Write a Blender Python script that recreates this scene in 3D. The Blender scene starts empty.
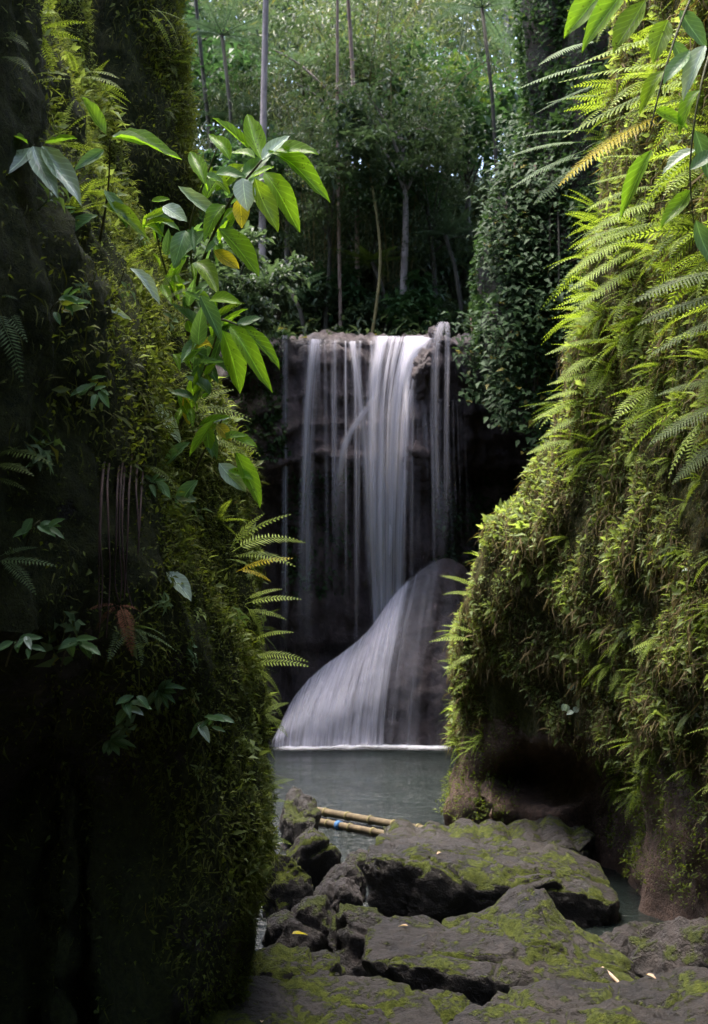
import bpy, math, random
import numpy as np
from mathutils import Vector, Matrix, noise
PI = math.pi
R = math.radians
random.seed(7)
rng = np.random.default_rng(11)
scn = bpy.context.scene
C = scn.collection

# ------------------------------------------------------------------ camera
F = 1300.0
CAMZ = 2.6
PITCH = math.atan(88 / F)
cam_d = bpy.data.cameras.new('camera')
cam = bpy.data.objects.new('camera', cam_d)
C.objects.link(cam)
cam.location = (0, 0, CAMZ)
cam.rotation_euler = (PI / 2 + PITCH, 0, 0)
cam_d.sensor_fit = 'VERTICAL'
cam_d.sensor_height = 24
cam_d.lens = 24 * F / 1024
cam_d.clip_start = 0.05
cam_d.clip_end = 2000
cam_d.dof.use_dof = True
cam_d.dof.focus_distance = 7.4
cam_d.dof.aperture_fstop = 2.8
scn.camera = cam

# ------------------------------------------------------------------ world, sun
to_sun = Vector((-0.24, 0.13, 0.96)).normalized()
SUN_EL = math.asin(to_sun.z)
w = bpy.data.worlds.new('World')
scn.world = w
w.use_nodes = True
wn = w.node_tree
wn.nodes.clear()
sky = wn.nodes.new('ShaderNodeTexSky')
sky.sky_type = 'NISHITA'
sky.sun_disc = False
sky.sun_elevation = SUN_EL
sky.sun_rotation = math.atan2(to_sun.x, to_sun.y)
sky.air_density = 1.0
sky.dust_density = 4.0
bg = wn.nodes.new('ShaderNodeBackground')
bg.inputs['Strength'].default_value = 0.15
wo = wn.nodes.new('ShaderNodeOutputWorld')
wn.links.new(sky.outputs[0], bg.inputs[0])
wn.links.new(bg.outputs[0], wo.inputs[0])
sd = bpy.data.lights.new('sun', 'SUN')
sd.energy = 1.2
sd.angle = R(30)
sd.color = (1.0, 0.95, 0.86)
sun = bpy.data.objects.new('sun', sd)
C.objects.link(sun)
sun.location = (0, 20, 40)
sun.rotation_euler = to_sun.to_track_quat('Z', 'Y').to_euler()

vs = scn.view_settings
vs.view_transform = 'Standard'
vs.look = 'None'
vs.exposure = 2.8
vs.gamma = 1
vs.use_curve_mapping = False
cy = scn.cycles
cy.use_denoising = True
cy.max_bounces = 7
cy.diffuse_bounces = 3
cy.glossy_bounces = 3
cy.transmission_bounces = 4
cy.transparent_max_bounces = 14
cy.caustics_reflective = False
cy.caustics_refractive = False
cy.sample_clamp_indirect = 6

# ------------------------------------------------------------------ helpers
ct, st_ = math.cos(PITCH), math.sin(PITCH)


def P(px, py, d):
    """world point seen at that pixel, d metres ahead of the camera (world y)"""
    a = (px - 354) / F
    b = (512 - py) / F
    y = ct - b * st_
    z = st_ + b * ct
    return Vector((a / y * d, d, CAMZ + z / y * d))


def tag(o, label=None, cat=None, group=None, kind=None):
    if label: o['label'] = label
    if cat: o['category'] = cat
    if group: o['group'] = group
    if kind: o['kind'] = kind
    return o


def empty(name, loc, label=None, cat=None, group=None):
    o = bpy.data.objects.new(name, None)
    o.empty_display_size = 0.1
    C.objects.link(o)
    o.location = loc
    return tag(o, label, cat, group)


def link(name, me, parent=None, loc=None):
    o = bpy.data.objects.new(name, me)
    C.objects.link(o)
    if parent:
        o.parent = parent
    if loc is not None:
        o.location = loc
    return o


def make_mesh(name, V, Fs, mat=None, smooth=True, rnd=None, uv=None):
    """V (n,3); Fs list/array of faces; rnd per-vertex float; uv per-vertex (n,2)"""
    me = bpy.data.meshes.new(name)
    V = np.asarray(V, dtype=np.float32).reshape(-1, 3)
    if isinstance(Fs, np.ndarray):
        k = Fs.shape[1]
        n = Fs.shape[0]
        me.vertices.add(len(V))
        me.vertices.foreach_set('co', V.ravel())
        me.loops.add(n * k)
        me.loops.foreach_set('vertex_index', Fs.astype(np.int32).ravel())
        me.polygons.add(n)
        me.polygons.foreach_set('loop_start', np.arange(0, n * k, k, dtype=np.int32))
        me.update(calc_edges=True)
    else:
        me.from_pydata([tuple(map(float, v)) for v in V], [], [tuple(map(int, f)) for f in Fs])
        me.update()
    if smooth:
        me.polygons.foreach_set('use_smooth', np.ones(len(me.polygons), dtype=bool))
    if rnd is not None:
        at = me.attributes.new('rnd', 'FLOAT', 'POINT')
        at.data.foreach_set('value', np.asarray(rnd, dtype=np.float32))
    if uv is not None:
        uv = np.asarray(uv, dtype=np.float32)
        layer = me.uv_layers.new(name='UVMap')
        li = np.empty(len(me.loops), dtype=np.int32)
        me.loops.foreach_get('vertex_index', li)
        layer.data.foreach_set('uv', uv[li].ravel())
    if mat:
        me.materials.append(mat)
    return me


# ------------------------------------------------------------------ materials
def nt_new(name):
    m = bpy.data.materials.new(name)
    m.use_nodes = True
    t = m.node_tree
    t.nodes.clear()
    return m, t


def N_(t, typ, **kw):
    n = t.nodes.new(typ)
    for k, v in kw.items():
        setattr(n, k, v)
    return n


def noise_node(t, vec, scale, detail=4, rough=0.55, dist=0.0):
    n = N_(t, 'ShaderNodeTexNoise')
    n.inputs['Scale'].default_value = scale
    n.inputs['Detail'].default_value = detail
    n.inputs['Roughness'].default_value = rough
    n.inputs['Distortion'].default_value = dist
    if vec is not None:
        t.links.new(vec, n.inputs['Vector'])
    return n.outputs[0]


def ramp(t, fac, stops):
    r = N_(t, 'ShaderNodeValToRGB')
    e = r.color_ramp.elements
    while len(e) < len(stops):
        e.new(0.5)
    for i, (p, c) in enumerate(stops):
        e[i].position = p
        e[i].color = (*c, 1) if len(c) == 3 else c
    t.links.new(fac, r.inputs[0])
    return r.outputs[0]


def mathn(t, op, a, b=None, clamp=False):
    n = N_(t, 'ShaderNodeMath', operation=op, use_clamp=clamp)
    for i, v in enumerate((a, b)):
        if v is None: continue
        if isinstance(v, (int, float)):
            n.inputs[i].default_value = v
        else:
            t.links.new(v, n.inputs[i])
    return n.outputs[0]


def smooth(t, v, a, b):
    n = N_(t, 'ShaderNodeMapRange', interpolation_type='SMOOTHSTEP')
    n.inputs['From Min'].default_value = a
    n.inputs['From Max'].default_value = b
    t.links.new(v, n.inputs['Value'])
    return n.outputs[0]


def mixc(t, fac, a, b, mode='MIX'):
    n = N_(t, 'ShaderNodeMix', data_type='RGBA', blend_type=mode)
    for s, v in ((0, fac), (6, a), (7, b)):
        if isinstance(v, (int, float)):
            n.inputs[s].default_value = v
        elif isinstance(v, tuple):
            n.inputs[s].default_value = (*v, 1)
        else:
            t.links.new(v, n.inputs[s])
    return n.outputs[2]


def leaf_mat(name, dark, light, trans=0.4, rough=0.55, spec=0.15, veins=False, spots=0.0, glow=1.9, tint=(1.0, 1.03, 0.42)):
    m, t = nt_new(name)
    out = N_(t, 'ShaderNodeOutputMaterial')
    geo = N_(t, 'ShaderNodeNewGeometry')
    at = N_(t, 'ShaderNodeAttribute', attribute_name='rnd')
    oi = N_(t, 'ShaderNodeObjectInfo')
    nz = noise_node(t, geo.outputs['Position'], 1.3, 3)
    f = mathn(t, 'MULTIPLY', at.outputs['Fac'], 0.55)
    f = mathn(t, 'ADD', f, mathn(t, 'MULTIPLY', nz, 0.55))
    f = mathn(t, 'ADD', f, mathn(t, 'MULTIPLY', oi.outputs['Random'], 0.2))
    col = ramp(t, f, [(0.25, dark), (0.95, light)])
    # a few yellowing leaves
    yel = smooth(t, at.outputs['Fac'], 0.955, 0.975)
    col = mixc(t, mathn(t, 'MULTIPLY', yel, 0.7), col, (0.20, 0.16, 0.03))
    p = N_(t, 'ShaderNodeBsdfPrincipled')
    if veins:
        uvn = N_(t, 'ShaderNodeUVMap')
        sep = N_(t, 'ShaderNodeSeparateXYZ')
        t.links.new(uvn.outputs[0], sep.inputs[0])
        ax = mathn(t, 'ABSOLUTE', mathn(t, 'SUBTRACT', sep.outputs[0], 0.5))
        mid = smooth(t, ax, 0.035, 0.01)
        s = mathn(t, 'SUBTRACT', mathn(t, 'MULTIPLY', sep.outputs[1], 48.0), mathn(t, 'MULTIPLY', mathn(t, 'POWER', ax, 0.8), 26.0))
        side = smooth(t, mathn(t, 'SINE', s), 0.72, 1.0)
        v = mathn(t, 'MAXIMUM', mid, mathn(t, 'MULTIPLY', side, 0.28))
        col = mixc(t, v, col, tuple(min(1, c * 1.9 + 0.01) for c in light))
        blot = noise_node(t, geo.outputs['Position'], 30, 3)
        col = mixc(t, mathn(t, 'MULTIPLY', smooth(t, blot, 0.5, 0.75), 0.35), col, dark)
        if spots > 0:
            vo = N_(t, 'ShaderNodeTexVoronoi')
            vo.inputs['Scale'].default_value = 60
            t.links.new(geo.outputs['Position'], vo.inputs['Vector'])
            sp = smooth(t, vo.outputs['Distance'], 0.32, 0.2)
            sp = mathn(t, 'MULTIPLY', sp, smooth(t, noise_node(t, geo.outputs['Position'], 18, 2), 0.5, 0.6))
            col = mixc(t, mathn(t, 'MULTIPLY', sp, spots), col, (0.02, 0.015, 0.005))
        b = N_(t, 'ShaderNodeBump')
        b.inputs['Strength'].default_value = 0.35
        b.inputs['Distance'].default_value = 0.004
        t.links.new(mathn(t, 'MULTIPLY', v, -1.0), b.inputs['Height'])
        t.links.new(b.outputs[0], p.inputs['Normal'])
    t.links.new(col, p.inputs['Base Color'])
    p.inputs['Roughness'].default_value = rough
    p.inputs['Specular IOR Level'].default_value = spec
    tr = N_(t, 'ShaderNodeBsdfTranslucent')
    tc = mixc(t, 1.0, col, tuple(glow * c for c in tint), 'MULTIPLY')
    t.links.new(tc, tr.inputs[0])
    mx = N_(t, 'ShaderNodeMixShader')
    mx.inputs[0].default_value = trans
    t.links.new(p.outputs[0], mx.inputs[1])
    t.links.new(tr.outputs[0], mx.inputs[2])
    t.links.new(mx.outputs[0], out.inputs[0])
    return m


def rock_mat(name, c0, c1, moss=0.0, moss_c=((0.03, 0.045, 0.008), (0.12, 0.14, 0.02)), rough=0.75, scale=1.0,
             moss_up=0.35, bump=0.5, wet=0.0, mscale=1.0, zone=None, edge=0.0):
    m, t = nt_new(name)
    out = N_(t, 'ShaderNodeOutputMaterial')
    geo = N_(t, 'ShaderNodeNewGeometry')
    pos = geo.outputs['Position']
    n1 = noise_node(t, pos, 1.6 * scale, 8, 0.62)
    n2 = noise_node(t, pos, 14 * scale, 6, 0.7)
    n3 = noise_node(t, pos, 60 * scale, 4, 0.7)
    f = mathn(t, 'ADD', mathn(t, 'MULTIPLY', n1, 0.5), mathn(t, 'MULTIPLY', n2, 0.5))
    col = ramp(t, f, [(0.38, c0), (0.64, c1)])
    col = mixc(t, mathn(t, 'MULTIPLY', smooth(t, n3, 0.50, 0.72), 0.35), col, tuple(c * 0.35 for c in c0))
    lich = smooth(t, noise_node(t, pos, 7 * scale, 6, 0.75), 0.60, 0.70)
    col = mixc(t, mathn(t, 'MULTIPLY', lich, 0.35), col, tuple(min(1, c * 1.7) for c in c1))
    vo = N_(t, 'ShaderNodeTexVoronoi', feature='DISTANCE_TO_EDGE')
    vo.inputs['Scale'].default_value = 3.2 * scale
    wv = N_(t, 'ShaderNodeVectorMath', operation='ADD')
    nc = N_(t, 'ShaderNodeTexNoise')
    nc.inputs['Scale'].default_value = 3 * scale
    t.links.new(pos, nc.inputs['Vector'])
    t.links.new(pos, wv.inputs[0])
    t.links.new(nc.outputs['Color'], wv.inputs[1])
    t.links.new(wv.outputs[0], vo.inputs['Vector'])
    crack = smooth(t, vo.outputs['Distance'], 0.0, 0.05)
    h = mathn(t, 'ADD', mathn(t, 'MULTIPLY', n2, 0.5), mathn(t, 'MULTIPLY', n3, 0.22))
    h = mathn(t, 'ADD', h, mathn(t, 'MULTIPLY', n1, 0.6))
    h = mathn(t, 'ADD', h, mathn(t, 'MULTIPLY', crack, 0.04))
    p = N_(t, 'ShaderNodeBsdfPrincipled')
    rr = mathn(t, 'ADD', mathn(t, 'MULTIPLY', n2, 0.3), rough - 0.15)
    if wet:
        rr = mathn(t, 'SUBTRACT', rr, wet)
    if moss > 0:
        sepn = N_(t, 'ShaderNodeSeparateXYZ')
        t.links.new(geo.outputs['Normal'], sepn.inputs[0])
        up = smooth(t, sepn.outputs[2], moss_up - 0.45, moss_up + 0.45)
        mn = noise_node(t, pos, 2.1 * mscale, 6, 0.68)
        mn2 = noise_node(t, pos, 11 * mscale, 5, 0.7)
        mk = mathn(t, 'ADD', mathn(t, 'MULTIPLY', mn, 0.65), mathn(t, 'MULTIPLY', mn2, 0.35))
        mk = mathn(t, 'ADD', mk, mathn(t, 'MULTIPLY', up, 0.14))
        if edge:
            e_ = mathn(t, 'ABSOLUTE', mathn(t, 'SUBTRACT', sepn.outputs[2], 0.6))
            mk = mathn(t, 'ADD', mk, mathn(t, 'MULTIPLY', smooth(t, e_, 0.4, 0.05), edge))
        if zone:
            mk = mathn(t, 'ADD', mk, zone(t, pos))
        mk = smooth(t, mk, 0.72 - moss * 0.3, 0.80 - moss * 0.3)
        mcol = ramp(t, noise_node(t, pos, 26, 5, 0.75), [(0.3, moss_c[0]), (0.7, moss_c[1])])
        col = mixc(t, mk, col, mcol)
        h = mathn(t, 'ADD', h, mathn(t, 'MULTIPLY', mk, mathn(t, 'ADD', 0.25, mathn(t, 'MULTIPLY', noise_node(t, pos, 90, 3, 0.8), 0.6))))
        rr = mathn(t, 'ADD', rr, mathn(t, 'MULTIPLY', mk, 0.4), clamp=True)
    t.links.new(col, p.inputs['Base Color'])
    t.links.new(rr, p.inputs['Roughness'])
    p.inputs['Specular IOR Level'].default_value = 0.35
    b = N_(t, 'ShaderNodeBump')
    b.inputs['Strength'].default_value = bump
    b.inputs['Distance'].default_value = 0.09 / scale
    t.links.new(h, b.inputs['Height'])
    t.links.new(b.outputs[0], p.inputs['Normal'])
    t.links.new(p.outputs[0], out.inputs[0])
    return m


def bark_mat(name, c0, c1, rings=False):
    m, t = nt_new(name)
    out = N_(t, 'ShaderNodeOutputMaterial')
    p = N_(t, 'ShaderNodeBsdfPrincipled')
    geo = N_(t, 'ShaderNodeNewGeometry')
    mp = N_(t, 'ShaderNodeMapping')
    mp.inputs['Scale'].default_value = (1, 1, 0.25)
    t.links.new(geo.outputs['Position'], mp.inputs['Vector'])
    n = noise_node(t, mp.outputs[0], 14, 6, 0.7)
    col = ramp(t, n, [(0.35, c0), (0.65, c1)])
    t.links.new(col, p.inputs['Base Color'])
    p.inputs['Roughness'].default_value = 0.8
    b = N_(t, 'ShaderNodeBump')
    b.inputs['Strength'].default_value = 0.5
    b.inputs['Distance'].default_value = 0.02
    t.links.new(n, b.inputs['Height'])
    t.links.new(b.outputs[0], p.inputs['Normal'])
    t.links.new(p.outputs[0], out.inputs[0])
    return m


def veil_mat(name, dens, streak, lo, hi, soft=0.25, seed=0.0, fade_end=0.12, fade_top=0.0, split=0.0):
    """falling water: milky strands with clear gaps, laid out along the strand's own UV"""
    m, t = nt_new(name)
    out = N_(t, 'ShaderNodeOutputMaterial')
    uvn = N_(t, 'ShaderNodeUVMap')
    sep = N_(t, 'ShaderNodeSeparateXYZ')
    t.links.new(uvn.outputs[0], sep.inputs[0])
    mp = N_(t, 'ShaderNodeMapping')
    mp.inputs['Scale'].default_value = (streak, 0.55, 1)
    mp.inputs['Location'].default_value = (seed, seed * 1.7, seed)
    t.links.new(uvn.outputs[0], mp.inputs['Vector'])
    n = noise_node(t, mp.outputs[0], 1.0, 5, 0.62, 0.12)
    mp2 = N_(t, 'ShaderNodeMapping')
    mp2.inputs['Scale'].default_value = (streak * 0.3, 1.6, 1)
    mp2.inputs['Location'].default_value = (seed + 4, seed, 0)
    t.links.new(uvn.outputs[0], mp2.inputs['Vector'])
    n2 = noise_node(t, mp2.outputs[0], 1.0, 3, 0.5, 0.3)
    f = mathn(t, 'ADD', mathn(t, 'MULTIPLY', n, 0.65), mathn(t, 'MULTIPLY', n2, 0.35))
    if split:
        f = mathn(t, 'SUBTRACT', f, mathn(t, 'MULTIPLY', sep.outputs[1], split))
    a = smooth(t, f, lo, hi)
    ex = mathn(t, 'MULTIPLY', smooth(t, sep.outputs[0], 0.0, soft), smooth(t, sep.outputs[0], 1.0, 1 - soft))
    a = mathn(t, 'MULTIPLY', a, ex)
    if fade_end:
        a = mathn(t, 'MULTIPLY', a, smooth(t, sep.outputs[1], 1.0, 1 - fade_end))
    if fade_top:
        a = mathn(t, 'MULTIPLY', a, smooth(t, sep.outputs[1], 0.0, fade_top))
    a = mathn(t, 'MULTIPLY', a, dens, clamp=True)
    df = N_(t, 'ShaderNodeBsdfDiffuse')
    df.inputs[0].default_value = (0.88, 0.86, 0.95, 1)
    tr = N_(t, 'ShaderNodeBsdfTranslucent')
    tr.inputs[0].default_value = (0.88, 0.86, 0.95, 1)
    mx0 = N_(t, 'ShaderNodeMixShader')
    mx0.inputs[0].default_value = 0.5
    t.links.new(df.outputs[0], mx0.inputs[1])
    t.links.new(tr.outputs[0], mx0.inputs[2])
    tp = N_(t, 'ShaderNodeBsdfTransparent')
    mx = N_(t, 'ShaderNodeMixShader')
    t.links.new(a, mx.inputs[0])
    t.links.new(tp.outputs[0], mx.inputs[1])
    t.links.new(mx0.outputs[0], mx.inputs[2])
    t.links.new(mx.outputs[0], out.inputs[0])
    return m


M = {}
M['boulder'] = rock_mat('boulder_rock', (0.010, 0.008, 0.007), (0.050, 0.040, 0.034), moss=0.19, moss_up=0.25, moss_c=((0.03, 0.045, 0.006), (0.15, 0.175, 0.02)), edge=0.10, mscale=1.6, rough=0.62, wet=0.12, bump=0.9)
M['boulder_mossy'] = rock_mat('mossy_boulder_rock', (0.010, 0.008, 0.007), (0.046, 0.038, 0.032), moss=0.26, moss_up=0.2, moss_c=((0.03, 0.045, 0.006), (0.15, 0.175, 0.02)), edge=0.10, mscale=1.6, rough=0.7, wet=0.05, bump=0.9)
M['boulder_bare'] = rock_mat('bare_boulder_rock', (0.017, 0.014, 0.013), (0.068, 0.053, 0.048), moss=0.35, rough=0.6, wet=0.1, bump=1.0)
M['fall_rock'] = rock_mat('wet_fall_rock', (0.022, 0.015, 0.016), (0.105, 0.076, 0.078), moss=0.0, rough=0.5, wet=0.12, scale=0.8, bump=0.9)
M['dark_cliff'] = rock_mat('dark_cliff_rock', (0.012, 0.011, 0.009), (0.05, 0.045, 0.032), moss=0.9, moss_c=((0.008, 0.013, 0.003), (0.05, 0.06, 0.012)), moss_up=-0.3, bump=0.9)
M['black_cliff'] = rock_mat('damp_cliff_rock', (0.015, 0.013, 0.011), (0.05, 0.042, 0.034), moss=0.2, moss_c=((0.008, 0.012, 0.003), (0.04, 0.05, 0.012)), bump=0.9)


def zone_right(t, pos):
    s = N_(t, 'ShaderNodeSeparateXYZ')
    t.links.new(pos, s.inputs[0])
    # moss gives way to bare brown rock near the river
    a = smooth(t, s.outputs[2], 0.7, 1.7)
    return mathn(t, 'MULTIPLY', mathn(t, 'SUBTRACT', a, 0.75), 0.55)


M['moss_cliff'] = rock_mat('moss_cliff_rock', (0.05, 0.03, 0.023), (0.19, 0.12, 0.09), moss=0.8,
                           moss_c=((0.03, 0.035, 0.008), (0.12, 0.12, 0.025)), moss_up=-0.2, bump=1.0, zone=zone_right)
M['soil'] = rock_mat('forest_soil', (0.015, 0.012, 0.008), (0.05, 0.04, 0.025), moss=0.7, moss_c=((0.01, 0.02, 0.005), (0.04, 0.06, 0.012)))
M['bed'] = rock_mat('river_bed', (0.03, 0.026, 0.022), (0.09, 0.075, 0.06), moss=0.2)
M['fern_lit'] = leaf_mat('fern_lit_yellow_green', (0.11, 0.17, 0.02), (0.33, 0.42, 0.08), 0.45, glow=1.45)  # yellow-green, brighter copy: backlight is partly put into its colour
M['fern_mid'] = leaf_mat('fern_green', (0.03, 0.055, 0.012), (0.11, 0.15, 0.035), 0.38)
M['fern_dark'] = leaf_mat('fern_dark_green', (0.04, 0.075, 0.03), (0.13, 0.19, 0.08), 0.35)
M['fern_grey'] = leaf_mat('fern_grey_green', (0.10, 0.15, 0.07), (0.22, 0.30, 0.15), 0.42)
M['fern_gold'] = leaf_mat('fern_golden', (0.26, 0.22, 0.01), (0.44, 0.36, 0.02), 0.4)
M['fern_dead'] = leaf_mat('fern_dead_brown', (0.05, 0.02, 0.01), (0.14, 0.06, 0.03), 0.15, 0.8)
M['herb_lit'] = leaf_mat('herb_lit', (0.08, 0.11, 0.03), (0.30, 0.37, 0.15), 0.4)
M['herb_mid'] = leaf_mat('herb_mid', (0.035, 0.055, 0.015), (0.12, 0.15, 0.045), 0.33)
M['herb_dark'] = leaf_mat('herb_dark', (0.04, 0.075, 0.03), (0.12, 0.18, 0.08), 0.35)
M['creep_lit'] = leaf_mat('creeper_lit', (0.065, 0.082, 0.028), (0.27, 0.31, 0.13), 0.42, 0.6)  # paler copy of the creepers, light put into the leaf colour
M['creep_dark'] = leaf_mat('creeper_dark', (0.03, 0.045, 0.010), (0.13, 0.16, 0.03), 0.4, 0.6)  # darker copy of the same creepers for the shaded cliff
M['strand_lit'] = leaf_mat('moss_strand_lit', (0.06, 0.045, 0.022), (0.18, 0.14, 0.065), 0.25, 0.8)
M['strand_rim_lit'] = leaf_mat('moss_strand_rim_lit', (0.05, 0.065, 0.015), (0.17, 0.20, 0.05), 0.35, 0.8)  # paler strands for edges, rim light put into their colour
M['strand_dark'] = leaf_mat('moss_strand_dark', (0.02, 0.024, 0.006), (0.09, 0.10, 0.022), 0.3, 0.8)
M['big_leaf'] = leaf_mat('large_leaf_bright', (0.09, 0.18, 0.015), (0.19, 0.33, 0.03), 0.55, 0.4, 0.35, veins=True, spots=0.55)
M['spot_leaf'] = leaf_mat('large_leaf_spotted', (0.09, 0.16, 0.015), (0.20, 0.30, 0.03), 0.5, 0.4, 0.4, veins=True, spots=0.8)
M['pale_sheen_leaf'] = leaf_mat('large_leaf_pale_sheen', (0.22, 0.30, 0.22), (0.40, 0.48, 0.38), 0.25, 0.28, 0.8, veins=True)  # pale leaves, with sky reflection painted into the base colour
M['yellow_leaf'] = leaf_mat('large_leaf_yellow', (0.30, 0.25, 0.02), (0.5, 0.42, 0.05), 0.4, 0.4, 0.5, veins=True, spots=0.5)
M['dark_leaf'] = leaf_mat('large_leaf_dark', (0.05, 0.11, 0.04), (0.12, 0.22, 0.09), 0.35, 0.4, 0.5, veins=True)
M['tree_a'] = leaf_mat('tree_leaf_cool', (0.018, 0.036, 0.020), (0.085, 0.128, 0.072), 0.35, 0.5, 0.3, glow=1.4, tint=(0.97, 1.0, 0.6))
M['tree_b'] = leaf_mat('tree_leaf_olive', (0.018, 0.033, 0.018), (0.075, 0.108, 0.058), 0.35, 0.5, 0.25, glow=1.4, tint=(0.97, 1.0, 0.6))
M['tree_c'] = leaf_mat('tree_leaf_green', (0.016, 0.042, 0.018), (0.065, 0.13, 0.055), 0.35, 0.5, 0.25, glow=1.4, tint=(0.97, 1.0, 0.6))
M['vine_leaf'] = leaf_mat('vine_leaf', (0.016, 0.036, 0.015), (0.05, 0.092, 0.038), 0.3, 0.6, 0.12, glow=1.4, tint=(0.97, 1.0, 0.6))
M['bamboo_leaf'] = leaf_mat('bamboo_leaf', (0.045, 0.06, 0.026), (0.15, 0.18, 0.09), 0.35, 0.45, 0.4, glow=1.4, tint=(0.97, 1.0, 0.6))
M['palm'] = leaf_mat('tree_fern_leaf', (0.03, 0.055, 0.032), (0.11, 0.16, 0.10), 0.3, 0.45, 0.4, glow=1.3, tint=(0.9, 1.0, 0.7))
M['bark_pale'] = bark_mat('bark_pale', (0.16, 0.13, 0.13), (0.34, 0.29, 0.29))
M['bark_pink'] = bark_mat('bark_pinkish', (0.17, 0.11, 0.09), (0.33, 0.23, 0.19))
M['bark_dark'] = bark_mat('bark_dark', (0.02, 0.018, 0.014), (0.07, 0.06, 0.045))
M['culm'] = bark_mat('bamboo_culm', (0.10, 0.085, 0.03), (0.22, 0.18, 0.07))
M['culm_green'] = bark_mat('bamboo_culm_green', (0.05, 0.07, 0.03), (0.12, 0.14, 0.06))
M['stem'] = bark_mat('plant_stem', (0.03, 0.03, 0.012), (0.09, 0.09, 0.03))
M['root'] = bark_mat('root_bark', (0.025, 0.015, 0.012), (0.09, 0.05, 0.04))
M['pole'] = bark_mat('floating_bamboo', (0.06, 0.042, 0.02), (0.15, 0.11, 0.055))
M['band'] = bark_mat('blue_cord', (0.03, 0.10, 0.25), (0.05, 0.16, 0.35))
M['dead_leaf'] = leaf_mat('fallen_leaf_tan', (0.35, 0.22, 0.14), (0.6, 0.45, 0.33), 0.2)


# ------------------------------------------------------------------ lofted rock faces
def cr(p0, p1, p2, p3, t):
    return 0.5 * ((2 * p1) + (-p0 + p2) * t + (2 * p0 - 5 * p1 + 4 * p2 - p3) * t * t + (-p0 + 3 * p1 - 3 * p2 + p3) * t ** 3)


def resample(A, n, axis):
    A = np.asarray(A, float)
    A = np.moveaxis(A, axis, 0)
    m = A.shape[0]
    ts = np.linspace(0, m - 1, n)
    o = []
    for s in ts:
        i = min(int(s), m - 2)
        f = s - i
        o.append(cr(A[max(i - 1, 0)], A[i], A[i + 1], A[min(i + 2, m - 1)], f))
    return np.moveaxis(np.array(o), 0, axis)


def fbm(p, s, seed, o=5):
    return noise.fractal(Vector((p[0] * s + seed, p[1] * s - seed, p[2] * s + seed * .5)), 1.0, 2.1, o)


class Surf:
    """a rock face: rows of (px, py, depth) control points turned into a displaced world-space sheet"""
    def __init__(s, rows, nu, nv, amps, mod=None, world=False, aniso=1.0, seed=1.0):
        A = resample(resample(np.array(rows, float), nu, 1), nv, 0)
        s.scr = A
        W = np.zeros_like(A)
        for j in range(nv):
            for i in range(nu):
                px, py, d = A[j, i]
                if world:
                    W[j, i] = (px, py, d)
                else:
                    if mod: d = mod(px, py, d, i / (nu - 1))
                    W[j, i] = P(px, py, d)
        Nn = s.normals(W)
        for j in range(nv):
            for i in range(nu):
                p = W[j, i]
                q = (p[0], p[1], p[2] * aniso)
                h = 0
                for a, sc in amps:
                    h += a * fbm(q, sc, seed)
                W[j, i] = p + Nn[j, i] * h
        s.W = W
        s.N = s.normals(W)
        s.nu, s.nv = nu, nv

    @staticmethod
    def normals(W):
        du = np.gradient(W, axis=1)
        dv = np.gradient(W, axis=0)
        n = np.cross(du, dv)
        n /= (np.linalg.norm(n, axis=2, keepdims=True) + 1e-9)
        # face the open side: towards the camera for the middle of the sheet
        c = W[W.shape[0] // 2, W.shape[1] // 2]
        if np.dot(n[W.shape[0] // 2, W.shape[1] // 2], np.array([0.15, 0, CAMZ + 2]) - c) < 0:
            n = -n
        return n

    def build(s, name, mat):
        nv, nu = s.nv, s.nu
        idx = np.arange(nv * nu).reshape(nv, nu)
        f = np.stack([idx[:-1, :-1], idx[:-1, 1:], idx[1:, 1:], idx[1:, :-1]], -1).reshape(-1, 4)
        me = make_mesh(name, s.W.reshape(-1, 3), f, mat)
        # keep face winding agreeing with the normals
        v = s.W
        n = np.cross(v[nv // 2, nu // 2 + 1] - v[nv // 2, nu // 2], v[nv // 2 + 1, nu // 2] - v[nv // 2, nu // 2])
        if np.dot(n, s.N[nv // 2, nu // 2]) < 0:
            me.flip_normals()
        return tag(link(name, me), kind='structure')

    def sample(s, n, mask=None, camface=True):
        """n random points on the sheet: positions, normals, screen coords"""
        W = s.W
        a = np.linalg.norm(np.cross(W[:-1, 1:] - W[:-1, :-1], W[1:, :-1] - W[:-1, :-1]), axis=2)
        wt = a.copy()
        if camface:
            v = np.array([0, 0, CAMZ]) - W[:-1, :-1]
            v /= np.linalg.norm(v, axis=2, keepdims=True)
            wt *= np.clip((s.N[:-1, :-1] * v).sum(2) + 0.25, 0, 1) > 0
        px = s.scr[:-1, :-1, 0]
        py = s.scr[:-1, :-1, 1]
        if mask is not None:
            wt = wt * mask(px, py, W[:-1, :-1], s.N[:-1, :-1])
        q = wt.ravel() / wt.sum()
        k = rng.choice(q.size, n, p=q)
        j, i = np.unravel_index(k, a.shape)
        fu = rng.random((n, 1))
        fv = rng.random((n, 1))
        p = (W[j, i] * (1 - fu) * (1 - fv) + W[j, i + 1] * fu * (1 - fv) + W[j + 1, i] * (1 - fu) * fv + W[j + 1, i + 1] * fu * fv)
        return p, s.N[j, i], np.stack([px[j, i], py[j, i]], 1)


# ------------------------------------------------------------------ leaf batches
def T_simple(wd=0.5, fold=0.12, droop=0.15):
    V = np.array([[0, 0, 0], [wd / 2, .42, fold], [0, 1, -droop], [-wd / 2, .42, fold], [0, .48, 0.0]], float)
    Fq = np.array([[0, 1, 4], [1, 2, 4], [0, 4, 3], [4, 2, 3]])
    return V, Fq


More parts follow.
